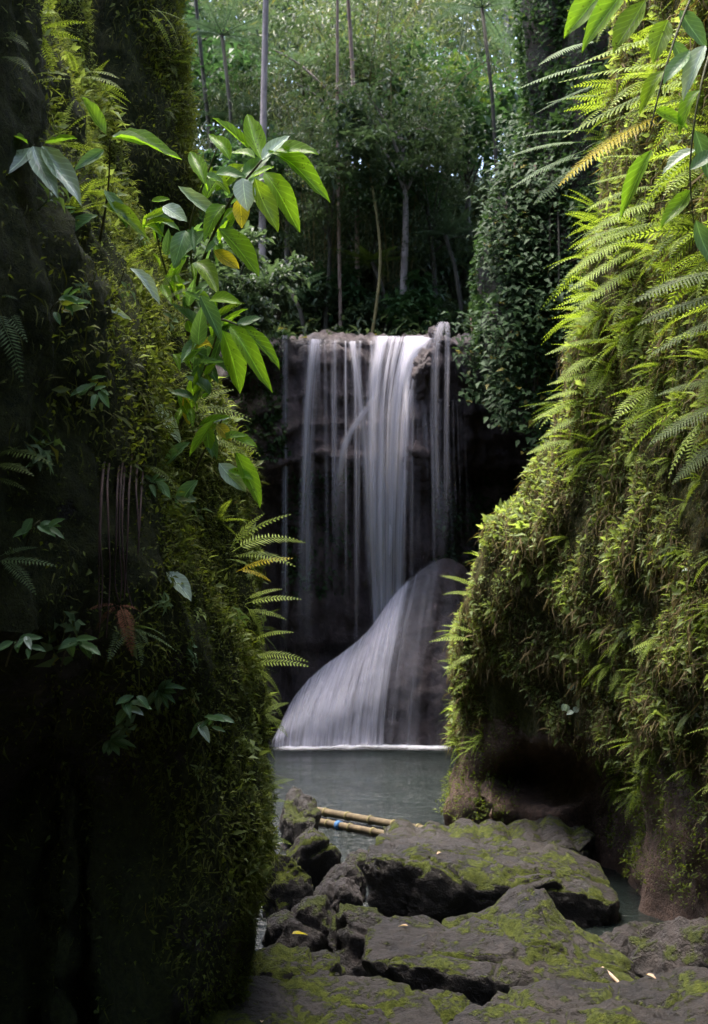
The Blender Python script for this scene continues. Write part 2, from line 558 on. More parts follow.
def T_blade(wd=0.08, droop=0.3):
    V = np.array([[-wd / 2, 0, 0], [wd / 2, 0, 0], [wd / 2, .5, 0], [0, 1, -droop], [-wd / 2, .5, 0]], float)
    Fq = np.array([[0, 1, 2], [0, 2, 4], [4, 2, 3]])
    return V, Fq


def frames(D, U):
    """rotation matrices (n,3,3) with columns x,y,z: y along D, z near U"""
    D = D / (np.linalg.norm(D, axis=1, keepdims=True) + 1e-9)
    X = np.cross(D, U)
    X /= (np.linalg.norm(X, axis=1, keepdims=True) + 1e-9)
    Z = np.cross(X, D)
    return np.stack([X, D, Z], -1)


def batch(T, pos, Rm, size, rnd=None):
    V, Fq = T
    n = len(pos)
    W = np.einsum('nij,kj->nki', Rm, V) * size.reshape(-1, 1, 1) + pos[:, None, :]
    k = len(V)
    f = (Fq[None] + (np.arange(n) * k)[:, None, None]).reshape(-1, Fq.shape[1])
    if rnd is None:
        rnd = rng.random(n)
    return W.reshape(-1, 3), f, np.repeat(rnd, k)


def join(parts):
    Vs, Fs, Rs = [], [], []
    o = 0
    for v, f, r in parts:
        Vs.append(v); Fs.append(f + o); Rs.append(r)
        o += len(v)
    return np.concatenate(Vs), np.concatenate(Fs), np.concatenate(Rs)


def rv(n):
    v = rng.normal(size=(n, 3))
    return v / np.linalg.norm(v, axis=1, keepdims=True)


# ------------------------------------------------------------------ tubes
def tube(pts, radii, seg=7):
    pts = [Vector(p) for p in pts]
    V, Fs = [], []
    ref = Vector((0.3, 0.5, 0.81))
    for i, p in enumerate(pts):
        a = pts[max(i - 1, 0)]
        b = pts[min(i + 1, len(pts) - 1)]
        d = (b - a).normalized()
        x = d.cross(ref)
        if x.length < 1e-3: x = d.cross(Vector((1, 0, 0)))
        x.normalize()
        y = d.cross(x)
        for k in range(seg):
            an = 2 * PI * k / seg
            V.append(p + (x * math.cos(an) + y * math.sin(an)) * radii[i])
    for i in range(len(pts) - 1):
        for k in range(seg):
            k2 = (k + 1) % seg
            Fs.append((i * seg + k, i * seg + k2, (i + 1) * seg + k2, (i + 1) * seg + k))
    Fs.append(tuple(range(seg))[::-1])
    Fs.append(tuple((len(pts) - 1) * seg + k for k in range(seg)))
    return [tuple(v) for v in V], Fs


def merge(lst):
    V, Fs = [], []
    for v, f in lst:
        o = len(V)
        V += list(v)
        Fs += [tuple(i + o for i in q) for q in f]
    return V, Fs


def spline(pts, n):
    A = resample(np.array([tuple(p) for p in pts], float), n, 0)
    return [Vector(a) for a in A]


# ------------------------------------------------------------------ detailed leaf and frond
def leaf_shape(n=9, m=4, wd=0.42, fold=0.22, droop=0.25, wavy=0.02, peak=0.45):
    V, Fs, UV = [], [], []
    for j in range(n + 1):
        t = j / n
        wv = wd / 2 * (math.sin(PI * t ** (math.log(0.5) / math.log(peak))) ** 0.8) * (1 - 0.25 * t) if 0 < t < 1 else 0.004
        for i in range(m + 1):
            s = i / m * 2 - 1
            x = s * wv
            z = abs(s) * wv * fold * 2 - droop * t * t + wavy * math.sin(t * 19 + s * 2) * abs(s)
            V.append((x, t, z))
            UV.append((i / m, t))
    for j in range(n):
        for i in range(m):
            a = j * (m + 1) + i
            Fs.append((a, a + 1, a + m + 2, a + m + 1))
    return np.array(V, float), np.array(Fs), np.array(UV)


def frond_geo(L=1.0, W=0.36, n=26, droop=0.35, serr=6, pwf=0.62, gap=0.12, sweep=0.42, hang=0.05):
    """pinnate frond along +y, arching down -z; serr>0 gives toothed pinnae. Returns V,F(tri),rnd"""
    def rach(t):
        return np.array([0.0, L * (t - 0.12 * droop * t * t), -droop * L * t ** 2.1])
    V, Fq, Rn = [], [], []

    def add(vs, fs, r):
        o = len(V)
        V.extend(vs)
        Rn.extend([r] * len(vs))
        Fq.extend([(a + o, b + o, c + o) for a, b, c in fs])
    # rachis: flat three-sided stem
    k = 12
    ring = []
    for i in range(k + 1):
        t = i / k
        c = rach(t)
        r = 0.009 * L * (1 - 0.8 * t)
        ring += [c + (-r, 0, 0), c + (r, 0, 0), c + (0, 0, -r)]
    fs = []
    for i in range(k):
        for a in range(3):
            b = (a + 1) % 3
            fs += [(i * 3 + a, i * 3 + b, i * 3 + 3 + b), (i * 3 + a, i * 3 + 3 + b, i * 3 + 3 + a)]
    add(ring, fs, 0.5)
    for i in range(n):
        t = gap + (1 - gap) * (i + 0.5) / n
        c = rach(t)
        tg = rach(min(t + 0.01, 1)) - rach(t - 0.01)
        tg /= np.linalg.norm(tg)
        prof = (math.sin(PI * min(1, (t - gap) / (1 - gap) * 0.72 + 0.27)) ** 0.85)
        pl = W / 2 * L * prof * (0.82 + 0.3 * random.random())
        pw = L * (1 - gap) / n * pwf
        for sd_ in (-1, 1):
            r = 0.35 + 0.35 * random.random()
            sw = sweep + 0.12 * (random.random() - .5)
            d = np.array([sd_, 0, 0]) * math.cos(sw) + tg * math.sin(sw)
            up = np.array([0, 0, 1.0])
            q = max(1, serr)
            pts_a, pts_b, pts_c = [], [], []
            for j in range(q + 1):
                s = j / q
                ctr = c + d * pl * s - up * hang * pl * s * s * 2
                wl = pw * 0.5 * (1 - s ** 2.2) + pw * 0.03
                pts_c.append(ctr)
                pts_a.append(ctr + tg * wl - up * wl * .25)
                pts_b.append(ctr - tg * wl - up * wl * .25)
            if serr == 0:
                mid = c + d * pl * 0.35
                tip = c + d * pl - up * hang * pl * 2
                vs = [c, mid + tg * pw * .5 - up * .1 * pw, tip, mid - tg * pw * .5 - up * .1 * pw]
                add(vs, [(0, 1, 2), (0, 2, 3)] if sd_ < 0 else [(0, 2, 1), (0, 3, 2)], r)
            else:
                for j in range(q):
                    for side in (pts_a, pts_b):
                        # each tooth: a triangle pair reaching outward
                        e0 = side[j] * .62 + pts_c[j] * .38
                        e1 = side[j] * .35 + side[j + 1] * .65 + d * pw * .12
                        add([pts_c[j], e0, e1, pts_c[j + 1]], [(0, 1, 2), (0, 2, 3)], r)
    return np.array(V, float), np.array(Fq), np.array(Rn)


def mesh_of(name, geo, mat):
    return make_mesh(name, geo[0], geo[1], mat, rnd=geo[2], smooth=False)


FRONDS = {}
for key in ('fern_lit', 'fern_mid', 'fern_dark', 'fern_grey', 'fern_gold', 'fern_dead'):
    FRONDS[key] = []
    for i in range(3):
        g = frond_geo(1.0, (0.33, 0.38, 0.30)[i], (18, 20, 16)[i], (0.40, 0.6, 0.28)[i], serr=0, pwf=.66)
        FRONDS[key].append(mesh_of('frond_' + key, g, M[key]))
BIGF = {}
for key in ('fern_lit', 'fern_mid', 'fern_grey', 'fern_gold', 'palm'):
    BIGF[key] = [mesh_of('large_frond_' + key, frond_geo(1.0, ww, nn, dd, serr=3, pwf=.86), M[key])
                 for ww, nn, dd in ((0.34, 24, 0.12), (0.40, 27, 0.22))]


def orient(o, loc, D, U, size, roll=0.0):
    D = Vector(D).normalized()
    U = Vector(U)
    X = D.cross(U)
    if X.length < 1e-4: X = D.cross(Vector((1, 0.1, 0)))
    X.normalize()
    Z = X.cross(D)
    m = Matrix((X, D, Z)).transposed()
    if roll: m = m @ Matrix.Rotation(roll, 3, 'Y')
    o.matrix_local = Matrix.Translation(loc) @ m.to_4x4() @ Matrix.Scale(size, 4)


def fern_at(p, n, size, key, label, group, cat='fern', nf=6, lean=(0, 0, 0), spread=0.9):
    n = Vector(n)
    e = empty('fern', p, label, cat, group)
    lean = Vector(lean)
    for k in range(nf):
        r = Vector(rv(1)[0])
        d = (n * 0.75 + r * spread + Vector((0, 0, 0.25)) + lean).normalized()
        if d.dot(n) < 0.05:
            d = (d + n * (0.3 - d.dot(n))).normalized()
        o = bpy.data.objects.new('frond', random.choice(FRONDS[key]))
        C.objects.link(o)
        o.parent = e
        orient(o, (0, 0, 0), d, (0, 0, 1), size * random.uniform(0.65, 1.1), random.uniform(-.3, .3))
    return e


def herb_geo(nl=8, h=0.6, wd=0.45, ls=0.45, seed=0):
    """upright small plant: stem and spirally set leaves (unit size)"""
    parts = []
    v, f = tube([(0, 0, 0), (0.05, 0.02, h * .5), (0.02, 0.06, h)], [0.018, 0.013, 0.008], 4)
    f = [q for q in f if len(q) == 4]
    tri = np.array([(a, b, c) for a, b, c, d in f] + [(a, c, d) for a, b, c, d in f])
    parts.append((np.array(v), tri, np.full(len(v), 0.4)))
    k = np.arange(nl)
    an = k * 2.4 + seed
    z = h * (0.25 + 0.75 * (k + 1) / nl)
    pos = np.stack([0.03 * np.ones(nl), 0.03 * np.ones(nl), z], 1)
    D = np.stack([np.cos(an), np.sin(an), rng.uniform(-.25, .5, nl)], 1)
    U = np.tile([0, 0, 1.0], (nl, 1)) + rng.normal(size=(nl, 3)) * .15
    parts.append(batch(T_simple(wd), pos, frames(D, U), ls * rng.uniform(.7, 1.2, nl)))
    return join(parts)


HERBS = {}
for key in ('herb_lit', 'herb_mid', 'herb_dark'):
    HERBS[key] = [mesh_of('leafy_herb', herb_geo(nl, .6, wd, ls, i), M[key])
                  for i, (nl, wd, ls) in enumerate([(8, .42, .5), (11, .3, .45), (7, .6, .45), (13, .35, .38)])]


def herb_at(p, n, size, key, label, group, cat='plant'):
    o = bpy.data.objects.new('leafy_herb', random.choice(HERBS[key]))
    C.objects.link(o)
    d = (Vector(n) * .8 + Vector((0, 0, .5)) + Vector(rv(1)[0]) * .4).normalized()
    o.matrix_world = Matrix.Translation(p) @ d.to_track_quat('Z', 'Y').to_matrix().to_4x4() @ Matrix.Rotation(random.random() * 6.3, 4, 'Z') @ Matrix.Scale(size, 4)
    return tag(o, label, cat, group)


# ------------------------------------------------------------------ terrain
def hill_z(x, y):
    return 7.05 + max(0, min(y, 56) - 25) * 0.45 + 0.02 * abs(x) * max(0, (y - 25)) ** .5 * .3 + 0.5 * noise.noise(Vector((x * .15, y * .15, 3)))


me = make_mesh('ground', [(-600, -300, -0.7), (600, -300, -0.7), (600, 900, -0.7), (-600, 900, -0.7)], [(0, 1, 2, 3)], M['bed'])
tag(link('ground', me), kind='structure')
# plateau above the fall
nx, ny = 70, 60
V = []
for j in range(ny):
    for i in range(nx):
        x = -90 + 180 * i / (nx - 1)
        y = 24.9 + 130 * (j / (ny - 1)) ** 1.6
        V.append((x, y, hill_z(x, y)))
Fs = [(j * nx + i, j * nx + i + 1, (j + 1) * nx + i + 1, (j + 1) * nx + i) for j in range(ny - 1) for i in range(nx - 1)]
tag(link('hillside', make_mesh('hillside', V, Fs, M['soil'])), kind='structure')

# water
m, t = nt_new('pool_water')
out = N_(t, 'ShaderNodeOutputMaterial')
p = N_(t, 'ShaderNodeBsdfPrincipled')
geo = N_(t, 'ShaderNodeNewGeometry')
mp = N_(t, 'ShaderNodeMapping')
mp.inputs['Scale'].default_value = (1.0, 2.2, 1)
t.links.new(geo.outputs['Position'], mp.inputs['Vector'])
nn = mathn(t, 'ADD', mathn(t, 'MULTIPLY', noise_node(t, mp.outputs[0], 2.6, 4, 0.6), 0.65), mathn(t, 'MULTIPLY', noise_node(t, mp.outputs[0], 11, 3, 0.6), 0.35))
b = N_(t, 'ShaderNodeBump')
b.inputs['Strength'].default_value = 0.75
b.inputs['Distance'].default_value = 0.10
t.links.new(nn, b.inputs['Height'])
t.links.new(b.outputs[0], p.inputs['Normal'])
col = ramp(t, noise_node(t, geo.outputs['Position'], 0.8, 3), [(0.3, (0.010, 0.014, 0.013)), (0.7, (0.020, 0.027, 0.025))])
t.links.new(col, p.inputs['Base Color'])
p.inputs['Roughness'].default_value = 0.12
p.inputs['IOR'].default_value = 1.33
p.inputs['Specular IOR Level'].default_value = 0.7
t.links.new(p.outputs[0], out.inputs[0])
M['water'] = m
nx, ny = 40, 50
V = [(-14 + 28 * i / (nx - 1), 5 + 21.5 * j / (ny - 1), 0.012 * noise.noise(Vector((i * .9, j * .8, 0)))) for j in range(ny) for i in range(nx)]
Fs = [(j * nx + i, j * nx + i + 1, (j + 1) * nx + i + 1, (j + 1) * nx + i) for j in range(ny - 1) for i in range(nx - 1)]
tag(link('pool_water', make_mesh('pool_water', V, Fs, M['water'])), kind='structure')


# ------------------------------------------------------------------ left cliff
def lrow(py, sil, k=1.0, s=7.5, near=0.0):
    return [(-1500, py, 1.7), (-800, py, 2.5), (-300, py, 3.6), (0, py, 4.9 + near), (min(120, sil - 60), py, 5.7 + near), (sil - 32, py, s - .75),
            (sil, py, s), (sil - 12, py, s + 1.0), (sil - 90, py, s + 3.5), (sil - 260, py, s + 8), (sil - 560, py, s + 13)]


lrows = [lrow(-1500, -260), lrow(-700, -80), lrow(-300, 20), lrow(-100, 62), lrow(30, 78), lrow(140, 100), lrow(230, 130), lrow(300, 168), lrow(370, 195), lrow(440, 210),
         lrow(510, 222), lrow(580, 240), lrow(650, 254), lrow(720, 264), lrow(800, 268), lrow(870, 266), lrow(930, 258), lrow(990, 240), lrow(1060, 215), lrow(1160, 180), lrow(1400, 150)]


def lmod(px, py, d, u):
    # undercut at the foot
    a = min(1, max(0, (py - 640) / 160)) * min(1, max(0, (215 - px) / 130))
    return d + a * 1.6 + (0.35 * a if px < 60 else 0)


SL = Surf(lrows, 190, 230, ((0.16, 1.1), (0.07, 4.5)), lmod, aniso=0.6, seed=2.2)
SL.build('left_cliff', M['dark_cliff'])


# rock pillar behind it, dark flank at the upper left
def prow(py, sil, s=9.6):
    return [(sil - 170, py, s + .4), (sil - 110, py, s - .5), (sil - 55, py, s - .75), (sil - 15, py, s - .45), (sil, py, s + .1), (sil - 10, py, s + .9), (sil - 60, py, s + 2.5), (sil - 180, py, s + 5)]


SP = Surf([prow(-900, 40), prow(-400, 130), prow(-120, 172), prow(20, 178), prow(110, 181), prow(200, 178), prow(300, 182), prow(400, 190), prow(520, 200), prow(700, 205), prow(900, 205)],
          90, 160, ((0.18, 1.0), (0.06, 5)), None, aniso=0.6, seed=8.1)
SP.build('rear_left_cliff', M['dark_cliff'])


# ------------------------------------------------------------------ right cliff
def rrow(py, sil, s, n1=760, dn=8.2):
    w_ = n1 - sil
    return [(1700, py, 2.9), (1250, py, 4.2), (950, py, dn - 2), (n1, py, dn), (sil + w_ * .62, py, dn + (s - dn) * .36), (sil + w_ * .28, py, dn + (s - dn) * .72), (sil + 22, py, s - .6),
            (sil, py, s), (sil + 16, py, s + 1.2), (sil + 90, py, s + 3.5), (sil + 250, py, s + 7), (sil + 600, py, s + 11)]


rrows = [rrow(-1500, 720, 10, dn=6.2), rrow(-800, 690, 10, dn=6.2), rrow(-300, 650, 10.5, dn=6.3), rrow(-60, 628, 10.8, dn=6.5), rrow(60, 622, 11, dn=6.7), rrow(160, 616, 11.2, dn=6.9), rrow(250, 606, 11.4, dn=7), rrow(330, 585, 11.7, dn=7.2), rrow(400, 566, 12, dn=7.4), rrow(460, 545, 12.4, dn=7.6),
         rrow(510, 520, 12.8, dn=7.8), rrow(555, 492, 13.2, dn=8), rrow(600, 468, 13.7, dn=8.2), rrow(660, 460, 14.2, dn=8.3), rrow(720, 462, 14.6, dn=8.5), rrow(775, 456, 14.8, dn=8.8), rrow(830, 448, 15, dn=9), rrow(890, 436, 15, dn=9.2), rrow(980, 430, 15, dn=9.2), rrow(1100, 430, 15, dn=9.2), rrow(1400, 430, 15, dn=9.2)]


def rmod(px, py, d, u):
    if u > 0.66: return d
    f = lambda x: min(1, max(0, x)) ** 2 * (3 - 2 * min(1, max(0, x)))
    top = 738 + 0.0035 * (px - 560) ** 2
    a = f((py - top) / 26) * f((px - 478) / 50) * f((652 - px) / 26)
    d += a * 1.0
    # lower lip below the cave on its left comes forward a little
    b = f((py - 775) / 40) * f((600 - px) / 60) * f((px - 440) / 30)
    d -= b * 0.9 * (1 if a > 0.1 else 0.3)
    return d


SR = Surf(rrows, 210, 240, ((0.11, 0.8), (0.09, 3.2)), rmod, aniso=0.55, seed=5.3)
SR.build('right_cliff', M['moss_cliff'])


def dR(px, py):
    q = SR.scr[:, :int(SR.nu * .62)]
    k = np.argmin((q[..., 0] - px) ** 2 + (q[..., 1] - py) ** 2)
    return float(q[..., 2].ravel()[k])


# unseen gorge walls and roof, added behind the viewpoint to darken the gorge
rows = []
for y in (-9, -5, -2, .5, 2.2):
    rows.append([(-4.5, y, -1.5), (-3.0, y, 1), (-2.4, y, 3.5), (-2.2, y, 6.0), (-1.2, y, 7.8), (.8, y, 8.4), (2.6, y, 7.2), (3.0, y, 5), (3.2, y, 2), (4.5, y, -1.5)])
SG = Surf(rows, 70, 60, ((0.25, 0.8), (0.08, 3)), None, world=True, seed=3.1)
SG.build('gorge_shade_shell', M['black_cliff'])
me = make_mesh('gorge_shade_end', [(-6, -9, -1.5), (6, -9, -1.5), (6, -9.5, 9), (-6, -9.5, 9)], [(0, 1, 2, 3)], M['black_cliff'])  # added end piece, closes the unseen shade shell at the back
tag(link('gorge_shade_end', me), kind='structure')


# ------------------------------------------------------------------ fall cliff
def frow(py, d, dl=0.0, dr=0.0):
    return [(-900, py, d + 1.5 + dl), (-300, py, d - 3 + dl), (60, py, d - 1.5 + dl), (200, py, d - .5 + dl), (262, py, d - .15 + dl), (300, py, d), (345, py, d + .05), (390, py, d), (430, py, d - .1), (458, py, d + dr), (500, py, d + .6 + dr), (560, py, d + .4 + dr), (700, py, d - 2 + dr), (1100, py, d - 4 + dr)]


def fmod(px, py, d, u):
    z = py + 10 * math.sin(px * .021) + 5 * math.sin(px * .06 + 2)
    s1 = (z / 31.0) % 1.0
    return d - .16 * (s1 ** 2) * (1 if py > 350 else 0) - .05 * ((z / 11.0) % 1.0)


frows = [frow(343, 26.0), frow(342.5, 24.9), frow(343, 24.15), frow(352, 23.95), frow(400, 23.8, 0, .5), frow(440, 23.7, 0, .9), frow(464, 23.72, 0, 1.2), frow(474, 24.0, .3, 1.4), frow(486, 24.4, .6, 1.2), frow(540, 24.6, .8, 1),
         frow(620, 24.8, .8, 1), frow(700, 25.1, .8, .8), frow(745, 25.4, .8, .8), frow(800, 25.4, .8, .8)]
SF = Surf(frows, 200, 120, ((0.18, 0.9), (0.12, 3.2), (.05, 9)), fmod, aniso=0.7, seed=1.4)
SF.build('fall_cliff', M['fall_rock'])


# vine-covered buttress right of the fall
def brow(py, sil, d):
    return [(sil + 80, py, d + 8), (sil + 25, py, d + 3), (sil, py, d + .9), (sil + 10, py, d + .2), (sil + 45, py, d - .5), (sil + 100, py, d - 1.2), (sil + 190, py, d - 2.2), (sil + 330, py, d - 4)]


brows = [brow(-700, 600, 20), brow(-300, 560, 20), brow(-60, 540, 20), brow(60, 525, 20), brow(150, 520, 20), brow(220, 500, 20), brow(290, 492, 20), brow(350, 494, 20), brow(390, 505, 20.3), brow(420, 515, 20.8), brow(450, 540, 21.3), brow(520, 560, 21.6), brow(640, 560, 21.6), brow(780, 560, 21.6)]
SB = Surf(brows, 100, 150, ((0.35, 0.6), (0.1, 2.5)), None, aniso=0.5, seed=6.6)
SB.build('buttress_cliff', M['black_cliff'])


# ------------------------------------------------------------------ boulders
def boulder(px, d, zt, sx, sy, h, rot=0, tilt=(0, 0), mat='boulder', seed=0, ex=3.2, label='', amp=0.13, extra=None, rise=0.0, name='boulder', cat='boulder'):
    """block of rock: centre column px, centre depth d, top at zt, full sizes sx, sy, h"""
    n = 128 if sx > 1.2 else 72
    V = []
    for j in range(n + 1):
        th = PI * j / n
        for i in range(2 * n):
            ph = PI * i / n
            v = np.array([math.sin(th) * math.cos(ph), math.sin(th) * math.sin(ph), math.cos(th)])
            q = (abs(v[0]) ** ex + abs(v[1]) ** ex + abs(v[2]) ** (ex + 1)) ** (-1 / ex)
            V.append(v * q)
    V = np.array(V)
    S = np.array([sx / 2, sy / 2, h / 2])
    W = V * S
    und = np.clip(-V[:, 2] * .5 + .35, 0, 1)[:, None]
    W[:, :2] *= 1 - (.62 if ex >= 4.5 else .42) * und ** 1.1
    sc = 1.0 / max(0.5, min(sx, sy))
    fr = np.random.default_rng(int(seed * 13 + 5))
    for _ in range(16):
        nn = fr.normal(size=3)
        nn[2] = fr.uniform(-.6, .12) if ex >= 4.5 else nn[2] * .8
        nn /= np.linalg.norm(nn)
        if nn[2] > .85: continue
        dt = W @ nn
        lim = dt.max() * (fr.uniform(.80, .96) if ex >= 4.5 else fr.uniform(.70, .93))
        W = W - np.clip(dt - lim, 0, None)[:, None] * nn * .78
    for k in range(len(W)):
        p = W[k]
        v = V[k]
        nrm = v / (np.linalg.norm(v) + 1e-9)
        q = p * 1.0 + seed * 7.3
        a = noise.fractal(Vector(q * 1.1 * sc * 1.6), 1, 2, 3) * amp * .6 * min(sx, sy, 1.2)
        r = noise.ridged_multi_fractal(Vector(q * 2.3 * sc), 1.0, 2.1, 4, 1.0, 2.0) - 1.2
        a += r * 0.03
        a += noise.fractal(Vector(q * 8), 1, 2.2, 4) * 0.020
        a += noise.turbulence(Vector(q * 19), 3, False) * 0.012
        cell = noise.voronoi(Vector(q * 1.7))[0]
        a -= max(0, 0.09 - (cell[1] - cell[0])) * 0.55 * min(1, h)
        W[k] = p + nrm * a
        if p[2] > 0:
            W[k][2] += rise * (p[0] / (sx / 2))
        if extra is not None:
            W[k] = extra(W[k], V[k])
    idx = np.arange((n + 1) * 2 * n).reshape(n + 1, 2 * n)
    nxt = np.roll(idx, -1, axis=1)
    f = np.stack([idx[:-1], idx[1:], nxt[1:], nxt[:-1]], -1).reshape(-1, 4)
    me = make_mesh(name, W, f, M[mat])
    x = (px - 354) / F * d
    o = link(name, me, loc=(x, d, zt - h / 2))
    o.rotation_euler = (R(tilt[0]), R(tilt[1]), R(rot))
    return tag(o, label, cat, 'boulders in the stream bed')


def scallop(w, v):
    if v[2] > .35:
        w[2] += 0.065 * abs(math.sin((w[0] + .05) * 10.5)) * min(1, (v[2] - .35) * 3)
    return w


def peak7(w, v):
    # raised peak right of centre, falling away to the right
    if w[2] > -0.1:
        k = min(1, (w[2] + .1) / .3)
        w[2] += k * (0.17 * math.exp(-((w[0] - .18) / .22) ** 2) * max(0, min(1, (w[1] + .5))) - 0.34 * max(0, (w[0] - .25)) ** 1.1)
    return w


def slope6(w, v):
    if w[2] > -0.1:
        w[2] -= 0.42 * max(0, w[0] - .45)
    return w


boulder(299, 13.9, .62, .42, .8, 1.2, 10, (0, 6), 'boulder_bare', 1, 2.6, 'dark rounded boulder at the pool edge left of the floating bamboo')
boulder(306, 12.3, .55, .66, .9, 1.3, 0, (8, 12), 'boulder_mossy', 2, 2.6, 'moss-topped boulder against the foot of the left cliff, below the dark rounded one')
boulder(362, 12.3, .29, .62, .7, .8, 20, (0, 0), 'boulder_bare', 3, 2.5, 'low dark rock just left of the slab with the scalloped ridge')
boulder(330, 10.7, .36, .46, .7, .9, 25, (6, 8), 'boulder_bare', 4, 2.6, 'grey pitted rock in the heap between left cliff and the long mossy slab')
boulder(290, 10.9, .50, .40, .6, .9, 60, (0, 5), 'boulder_mossy', 5, 2.5, 'small mossy stone tucked beside the foot of the left cliff')
boulder(345, 11.6, .30, .45, .5, .7, 40, (0, 0), 'boulder_bare', 44, 2.4, 'small grey stone behind the pitted rock on the left')
boulder(484, 12.9, .30, 2.4, 1.1, .75, -2, (3, -1.5), 'boulder', 6, 6, 'farthest slab with a scalloped mossy ridge by the pool', .09, scallop)
boulder(490, 11.1, .47, 2.5, 1.2, .95, -4, (5, 2), 'boulder', 7, 6.5, 'long flat slab with a bright moss rim, second back from the scalloped one', .10, slope6)
boulder(498, 8.2, .53, 1.75, 1.15, .95, -6, (8, 2), 'boulder', 8, 5.5, 'big central boulder with mossy left edge and a pointed top', .12, peak7)
boulder(352, 9.2, .45, .5, .7, .8, 15, (4, 10), 'boulder_bare', 9, 2.8, 'dark rock wedged left of the big central boulder')
boulder(303, 9.7, .42, .52, .8, .9, -20, (0, 8), 'boulder_bare', 10, 2.6, 'dark blocky rock at the cliff foot with a yellow leaf before it')
boulder(296, 8.35, .38, .72, .8, .7, 8, (5, 4), 'boulder_mossy', 11, 3, 'flat mossy rock in the lower left beside the cliff foot')
boulder(322, 6.9, .47, 1.5, 1.25, .7, -6, (4, 3), 'boulder_mossy', 12, 4.5, 'broad mossy rock along the bottom left of the photo')
boulder(438, 7.35, .40, .48, .55, .6, 12, (5, 0), 'boulder_mossy', 13, 2.8, 'small moss-patched rock in front of the big central boulder')
boulder(618, 6.75, .52, 2.0, 1.35, .9, 5, (3, -5), 'boulder', 14, 5, 'wide brown-grey slab filling the bottom right foreground', .14)
boulder(690, 8.5, .55, .95, .7, .9, 0, (0, 0), 'boulder_bare', 15, 2.6, 'rough brown rock at the foot of the right cliff')
boulder(632, 9.6, .2, .7, 1.1, .6, -30, (0, 18), 'boulder_bare', 16, 2.6, 'dark low rock under the right end of the long flat slab')
boulder(395, 8.0, .05, .6, .6, .5, 0, (0, 0), 'boulder_bare', 17, 2.6, 'dark rock deep in the gap below the central boulder')
# loose small stones between the boulders
for i, (px, d, z, s, lb) in enumerate([(312, 9.0, .16, .16, 'fist-sized dark stone beside the wedged rock'), (335, 8.35, .2, .2, 'small stone on the flat mossy rock, lower left'),
                                      (420, 12.0, .22, .2, 'small stone in the gap behind the long flat slab'), (320, 10.1, .3, .22, 'small angular stone below the grey pitted rock'),
                                      (600, 8.0, .2, .3, 'small stone between the central boulder and the right rock')]):
    boulder(px, d, z, s, s * .9, s * .8, i * 40, (0, 0), 'boulder_bare', 20 + i, 2.4, lb, name='stone', cat='stone')

# fallen leaves on the boulders
for i, (px, py, d, lb, sz) in enumerate([(408, 925, 8.35, 'small pale fallen leaf on the mossy left half of the central boulder', .09), (441, 852, 10.8, 'tiny white fallen leaf on the long flat slab', .09),
                                        (646, 983, 7.2, 'tan fallen leaf on the foreground slab', .1), (292, 934, 9.0, 'yellow fallen leaf among the rocks under the left cliff', .16),
                                        (262, 1004, 6.7, 'tiny pale leaf on the bottom left mossy rock', .06)]):
    v, f, uv = leaf_shape(7, 4, .5, .3, .15)
    me = make_mesh('fallen_leaf', v, f, M['yellow_leaf'] if i == 3 else M['dead_leaf'], rnd=np.full(len(v), .6), uv=uv)
    o = link('fallen_leaf', me)
    o['drop'] = 1
    o.matrix_world = Matrix.Translation(P(px, py, d)) @ Matrix.Rotation(i * 1.3 + 1.2, 4, 'Z') @ Matrix.Scale(sz * .7, 4)
    tag(o, lb, 'leaf')
# pale broken stick
a = P(602, 945, 7.95); b2 = P(622, 963, 7.7)
v, f = tube(spline([a + Vector((0, 0, .02)), (a + b2) / 2 + Vector((0.01, 0, .015)), b2 + Vector((0, 0, .02))], 6), [.009, .012, .012, .011, .009, .004], 6)
o = link('stick', make_mesh('stick', v, f, M['dead_leaf'], rnd=np.full(len(v), .8)))
o['drop'] = 1
tag(o, 'pale broken stick lying on the right flank of the central boulder', 'stick')


# floating bamboo poles
def bamboo_pole(a, b, r, label, band=None):
    a, b = Vector(a), Vector(b)
    L = (b - a).length
    e = empty('bamboo_pole', (a + b) / 2, label, 'bamboo pole', 'bamboo poles floating at the pool edge')
    n = int(L / .33)
    pts, rad = [], []
    for i in range(n):
        for s, k in ((0.0, 1.12), (.04, .98), (.5, .97), (.96, .98)):
            pts.append(a.lerp(b, (i + s) / n))
            rad.append(r * k * (1 - .15 * (i + s) / n))
    c = (a + b) / 2
    v, f = tube([p - c for p in pts], rad, 12)
    link('culm', make_mesh('culm', v, f, M['pole']), e)
    for i in range(1, n):
        p = a.lerp(b, i / n) - c
        dd = (b - a).normalized() * .012
        v, f = tube([p - dd, p + dd], [r * 1.13] * 2, 12)
        link('node_ring', make_mesh('node_ring', v, f, M['culm']), e)
    if band:
        p = a.lerp(b, band) - c
        dd = (b - a).normalized() * .03
        v, f = tube([p - dd, p + dd], [r * 1.2] * 2, 12)
        link('cord', make_mesh('cord', v, f, M['band']), e)


bamboo_pole((-.60, 16.0, .07), (.98, 14.35, .07), .05, 'rear yellow bamboo pole floating across the pool outlet')
bamboo_pole((-.55, 15.35, .05), (.72, 14.0, .05), .045, 'front browner bamboo pole floating behind the boulders', .3)


# ------------------------------------------------------------------ the waterfall
fall = empty('waterfall', P(390, 743, 23.6), 'tall milky waterfall dropping over the dark rock lip into the pool', 'waterfall')
fl = Vector(fall.location)


